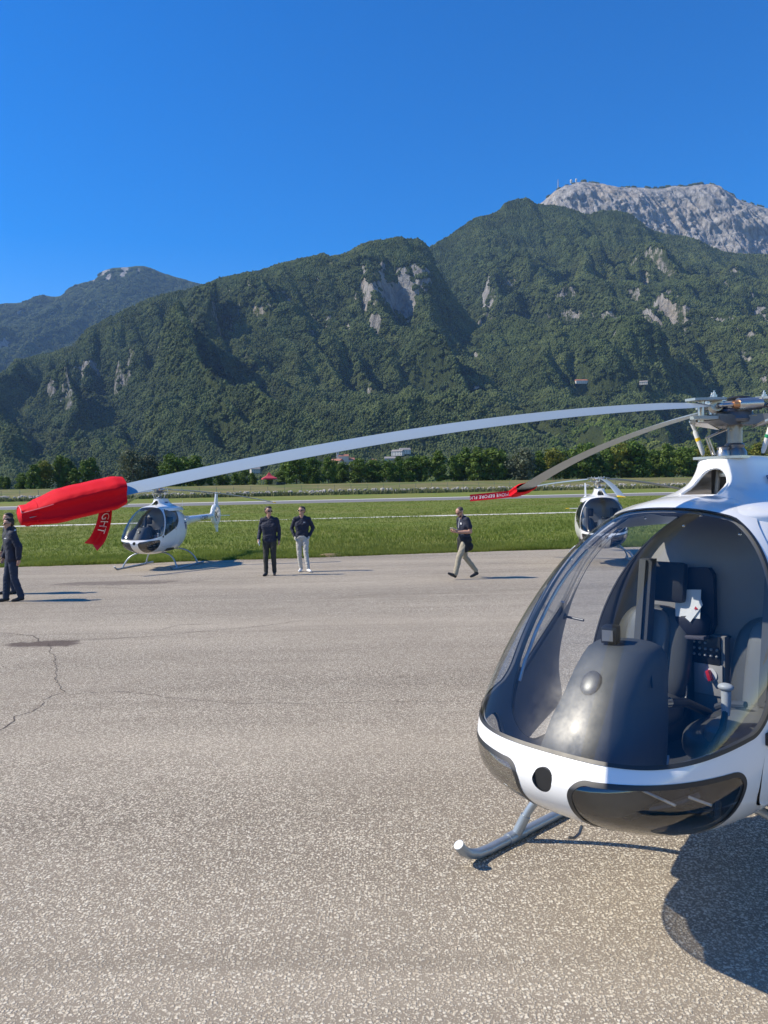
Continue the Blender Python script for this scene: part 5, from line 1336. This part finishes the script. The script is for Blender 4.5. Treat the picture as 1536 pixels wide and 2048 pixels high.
def hair_cap(c, yaw, pitch, vol=1.0, fringe=.0):
    mb = MB(); M = Euler((0, pitch, yaw)).to_matrix(); f = lambda p: tuple(R2(p, yaw, pitch, c))
    mb.ell(f((-.030, 0, .052)), (.090 * vol, .089 * vol, .078 * vol), 20, 12, M); mb.ell(f((-.052, 0, .01)), (.062, .084, .085), 16, 10, M); mb.ell(f((.022, .01, .100)), (.050, .062, .024 + fringe), 16, 10, M)
    return mb
def glasses(c, yaw, pitch):
    mb = MB(); f = lambda p: R2(p, yaw, pitch, c); M = Euler((0, pitch, yaw))
    for s in (-1, 1): mb.ell(f((.088, s * .034, .008)), (.010, .031, .021), 14, 8, M.to_matrix())
    mb.tube([f((.094, -.012, .014)), f((.094, .012, .014))], .004, 6)
    for s in (-1, 1): mb.tube([f((.086, s * .066, .014)), f((.0, s * .094, .016))], .004, 6)
    return mb
def hand(w, d, palm, zone, curl=.35):
    """wrist w, direction d, palm normal"""
    d = Vector(d).normalized(); n = Vector(palm).normalized(); s = d.cross(n).normalized(); w = Vector(w); pr = []
    k = w + d * .05
    pr.append((tuple(w), tuple(k + d * .03), .024, .026, zone)); pr.append((tuple(w + s * .014 + d * .03), tuple(k + s * .02 + d * .035), .017, .016, zone)); pr.append((tuple(w - s * .014 + d * .03), tuple(k - s * .02 + d * .03), .017, .015, zone))
    for i, (o, L) in enumerate(((.030, .062), (.010, .072), (-.010, .068), (-.029, .052))):
        b = k + s * o + d * .035; m_ = b + (d * math.cos(curl) + n * math.sin(curl)) * L * .5; e = m_ + (d * math.cos(curl * 2.4) + n * math.sin(curl * 2.4)) * L * .5
        pr += [(tuple(b), tuple(m_), .0095, .009, zone), (tuple(m_), tuple(e), .009, .0078, zone)]
    t0 = w + s * .024 + d * .02; t1 = t0 + (s * .8 + d * .7 + n * .4).normalized() * .035; t2 = t1 + (s * .2 + d * .9 + n * .4).normalized() * .03
    pr += [(tuple(t0), tuple(t1), .012, .0105, zone), (tuple(t1), tuple(t2), .0105, .009, zone)]
    return pr
def shoe(an, yaw, zone, pitch=0.0):
    f = lambda p: R2(p, yaw, pitch, an)
    return [(f((-.035, 0, -.05)), f((.06, 0, -.052)), .036, .040, zone), (f((.06, .0, -.057)), f((.165, .0, -.064)), .041, .030, zone), (f((-.01, 0, -.02)), f((0, 0, .03)), .043, .045, zone), (f((-.045, 0, -.078)), f((.17, 0, -.080)), .013, .013, zone)]
# zones: 0 skin, 1 top, 2 trousers, 3 shoes
def torso(z, lean=0.0, wide=1.0, loose=1.0, hem=.90):
    x = lambda h: lean * (h - .95)
    p = [((x(1.42), -.135 * wide, 1.42), (x(1.42), .135 * wide, 1.42), .066, .066, z), ((x(1.47), -.07, 1.465), (x(1.47), .07, 1.465), .055, .055, z)]
    for y in (-.085, -.045, 0, .045, .085):
        top = 1.375 - 8.5 * y * y
        p += [((x(top) - .01, y * 1.16 * wide, top), (x(1.26) + .006, y * 1.08 * wide, 1.26), .088 * loose, .104 * loose, z), ((x(1.26) + .006, y * 1.08 * wide, 1.26), (x(1.09), y * .80 * wide, 1.09), .104 * loose, .098 * loose, z), ((x(1.09), y * .80 * wide, 1.09), (x(hem), y * .92, hem + .05), .098 * loose, .108 * loose, z)]
    return p
def neck(lean, zone=0): return [((lean * .5, 0, 1.46), (lean * .62 + .012, 0, 1.56), .056, .052, zone)]

# 1 man in dark jacket and dark trousers, holding a paper (faces the camera, looks to his left)
pr = torso(1, .02, 1.08, 1.04, .86) + neck(.02) + head((.035, 0, 1.635), .75, .02)
pr += limb([(-.0, .085, .93), (.03, .10, .50), (-.02, .10, .10)], 2, [.100, .068, .056]) + limb([(0, -.085, .93), (.07, -.09, .51), (.10, -.085, .10)], 2, [.100, .068, .056]) + shoe((-.02, .10, .10), .25, 3) + shoe((.10, -.085, .10), -.1, 3)
pr += limb([(.0, .185, 1.42), (-.03, .245, 1.16), (.02, .25, .92)], 1, [.066, .054, .043]) + hand((.025, .25, .90), (.12, .02, -1), (.2, -1, 0), 0)
pr += limb([(.0, -.185, 1.42), (-.05, -.26, 1.16), (.10, -.26, .95)], 1, [.066, .056, .045]) + hand((.115, -.258, .93), (.45, .05, -.9), (0, 1, 0), 0, .8)
hm = hair_cap((.035, 0, 1.635), .75, .02, 1.03, .012); mbp = MB(); mbp.box((.16, -.225, .855), (.16, .008, .09), (.2, .7, .1)); gl = glasses((.035, 0, 1.635), .75, .02)
person((-2.88, 19.27, float(gz(19.7))), rad(262), 'person in dark navy jacket and dark trousers, paper in hand, turning to a companion', pr, [SKIN, NAVY, OLIVE, SHOEB], extras=(('hair', hm, HAIRB), ('sunglasses', gl, LENS), ('paper_in_hand', mbp, PAPER)), scale=.985)

# 2 man in navy sweater, cream trousers and white shoes, hands in pockets
pr = torso(1, -.03, 1.02, 1.0, .90) + neck(-.01) + head((.0, 0, 1.635), -.35, -.06)
pr += limb([(0, .085, .93), (.09, .10, .52), (.17, .16, .12)], 2, [.100, .068, .052]) + limb([(0, -.085, .93), (.03, -.085, .50), (-.02, -.06, .10)], 2, [.100, .068, .052]) + shoe((.17, .16, .11), .55, 3) + shoe((-.02, -.06, .10), -.15, 3)
pr += limb([(-.01, .18, 1.42), (-.07, .29, 1.17), (.03, .20, .97)], 1, [.062, .052, .043]) + limb([(-.01, -.18, 1.42), (-.07, -.29, 1.17), (.04, -.20, .96)], 1, [.062, .052, .043])
pr += hand((.035, .195, .965), (.4, -.25, -.9), (0, -1, 0), 2, .2) + hand((.045, -.195, .955), (.4, .25, -.9), (0, 1, 0), 2, .2) + [((0, -.06, .93), (0, .06, .93), .116, .116, 2)]
hm = hair_cap((.0, 0, 1.635), -.35, -.06, 1.0); gl = glasses((0, 0, 1.635), -.35, -.06); lg = MB(); lg.box((.112, .075, 1.335), (.012, .05, .012))
person((-2.15, 20.1, float(gz(20.4))), rad(268), 'person in navy sweater, cream trousers and white shoes, hands in pockets', pr, [SKIN, NAVY, CREAM, SHOEW], extras=(('hair', hm, HAIRB), ('sunglasses', gl, LENS), ('chest_print', lg, PAPER)), scale=.975)

# 3 man walking, head bent over a phone; polo shirt, jacket tied round the waist
hc = (.115, 0, 1.60)
pr = torso(1, .06, 1.05, 1.03, .93) + [((.035, 0, 1.45), (.085, 0, 1.545), .058, .055, 0)] + head(hc, 0, .55)
pr += limb([(0, .085, .93), (.22, .10, .53), (.33, .10, .145)], 2, [.105, .072, .058]) + limb([(0, -.085, .93), (-.06, -.09, .52), (-.36, -.09, .17)], 2, [.105, .070, .056]) + shoe((.34, .10, .145), 0, 3, -.5) + shoe((-.36, -.09, .13), 0, 3, .25)
pr += limb([(.03, .185, 1.42), (-.01, .225, 1.25)], 1, [.068, .066]) + limb([(-.01, .225, 1.25), (-.03, .225, 1.13), (.24, .10, 1.13)], 0, [.048, .046, .033]) + limb([(.03, -.185, 1.42), (-.0, -.225, 1.25)], 1, [.068, .066]) + limb([(-.0, -.225, 1.25), (-.02, -.22, 1.13), (.24, -.06, 1.14)], 0, [.048, .046, .033])
pr += hand((.255, .095, 1.13), (1, -.35, .12), (0, -.3, 1), 0, .7) + hand((.255, -.055, 1.14), (1, .35, .12), (0, .3, 1), 0, .7)
pr += [((0, -.08, .93), (0, .08, .93), .135, .135, 4), ((-.05, -.10, .78), (-.05, .10, .78), .115, .115, 4), ((.03, .12, .90), (.06, .15, .70), .085, .06, 4), ((.03, -.12, .90), (.05, -.15, .72), .085, .06, 4), ((.11, .03, .92), (.12, .03, .70), .045, .03, 4), ((.11, -.03, .92), (.13, -.06, .66), .045, .028, 4)]
gl = glasses(hc, 0, .55); ph = MB(); ph.box((.36, .02, 1.175), (.15, .075, .010), (0, -.25, 0), bev=.004); hm = MB(); Mh = Euler((0, .55, 0)).to_matrix(); hm.ell(tuple(R2((-.022, 0, .045), 0, .55, hc)), (.090, .087, .075), 20, 12, Mh)
bd = MB(); bd.ell(tuple(R2((.045, 0, -.075), 0, .55, hc)), (.040, .048, .034), 14, 8, Mh); pap = MB(); pap.box((.30, .02, 1.205), (.17, .12, .004), (0, -.35, .2)); cord = MB(); cord.tube([(.15, .03, 1.45), (.17, .03, 1.32), (.165, .0, 1.22)], .005, 5); bdg = MB(); bdg.box((.142, .085, 1.33), (.01, .035, .045), (0, 0, .3))
person((1.82, 17.5, float(gz(17.25)) + .0), rad(206), 'bearded person in navy polo shirt and beige trousers, walking while reading a phone', pr, [SKIN, NAVY, BEIGE, SHOEB, BLACKC], extras=(('hair', hm, HAIRG), ('beard', bd, HAIRB), ('sunglasses', gl, LENS), ('phone', ph, PHONE), ('paper_in_hand', pap, PAPER), ('lanyard', cord, PAPER), ('name_badge', bdg, PAPER)), scale=.95)

# 4 man at the left edge in padded jacket, walking out of the picture
hc = (.045, 0, 1.635)
pr = torso(1, .03, 1.18, 1.18, .86) + neck(.03) + [((.02, 0, 1.47), (.03, 0, 1.53), .075, .068, 1)] + head(hc, .1, .06)
pr += limb([(0, .085, .93), (-.02, .09, .50), (-.14, .085, .11)], 2, [.108, .074, .066]) + limb([(0, -.085, .93), (.10, -.09, .51), (.13, -.085, .10)], 2, [.108, .074, .066]) + shoe((-.13, .085, .105), 0, 3, .05) + shoe((.13, -.085, .10), 0, 3)
pr += limb([(0, .21, 1.41), (-.10, .275, 1.15), (-.09, .26, .93)], 1, [.082, .072, .058]) + hand((-.09, .26, .90), (.1, 0, -1), (.3, -1, 0), 0) + limb([(0, -.21, 1.41), (.02, -.28, 1.15), (.12, -.26, .95)], 1, [.082, .072, .058]) + hand((.13, -.258, .93), (.3, 0, -1), (0, 1, 0), 0)
hm = hair_cap(hc, .1, .06, 1.02); gl = glasses(hc, .1, .06); lg = MB(); lg.box((.125, .10, 1.335), (.02, .06, .014), (0, 0, .5)); hk = MB(); hk.box((-.06, .12, 1.50), (.03, .05, .02), (0, .4, 0))
person((-7.30, 15.04, float(gz(16.1))), rad(213), 'person in dark padded jacket, jeans and sunglasses walking out at the left edge', pr, [SKIN, NAVY, JEANS, SHOEB], extras=(('hair', hm, HAIRB), ('sunglasses', gl, LENS), ('chest_print', lg, PAPER), ('collar_tag', hk, PAPER)), scale=.935)

# 5 person mostly hidden behind the man at the left edge
hc = (.03, 0, 1.635)
pr = torso(1, .02, 1.1, 1.06, .88) + neck(.02) + head(hc, .2, 0)
pr += limb([(0, .085, .93), (.05, .09, .50), (-.02, .085, .10)], 2, [.10, .07, .058]) + limb([(0, -.085, .93), (.02, -.09, .51), (.06, -.085, .10)], 2, [.10, .07, .058]) + shoe((-.02, .085, .10), 0, 3) + shoe((.06, -.085, .10), 0, 3)
pr += limb([(0, .2, 1.41), (-.03, .25, 1.15), (.02, .25, .93)], 1, [.07, .06, .048]) + hand((.03, .25, .90), (.1, 0, -1), (.3, -1, 0), 0) + limb([(0, -.2, 1.41), (-.02, -.25, 1.15), (.06, -.25, .95)], 1, [.07, .06, .048]) + hand((.07, -.25, .93), (.3, 0, -1), (0, 1, 0), 0)
person((-7.97, 16.35, float(gz(17.5))), rad(225), 'person in dark grey half hidden behind the one at the left edge', pr, [SKIN, mat('charcoal_cloth', (.035, .04, .045), .85, var=.2, vscale=9), JEANS, SHOEB], extras=(('hair', hair_cap(hc, .2, 0, 1.03, .0), HAIRB),), scale=.985)
# ================================================================== HAZE
def haze():
    m = bpy.data.materials.new('thin_air'); m.use_nodes = True; n = m.node_tree.nodes; l = m.node_tree.links; n.clear()
    v = n.new('ShaderNodeVolumePrincipled'); v.inputs['Color'].default_value = (.34, .58, 1.0, 1); v.inputs['Density'].default_value = 4.2e-5; v.inputs['Anisotropy'].default_value = 0.0
    o = n.new('ShaderNodeOutputMaterial'); l.new(v.outputs[0], o.inputs['Volume'])
    mb = MB(); mb.box((0, 4400, 1000), (19000, 9400, 2010)); h = mb.build('haze', m, None, smooth=False, kind='stuff', label='thin blue haze filling the valley air', cat='haze')
haze()
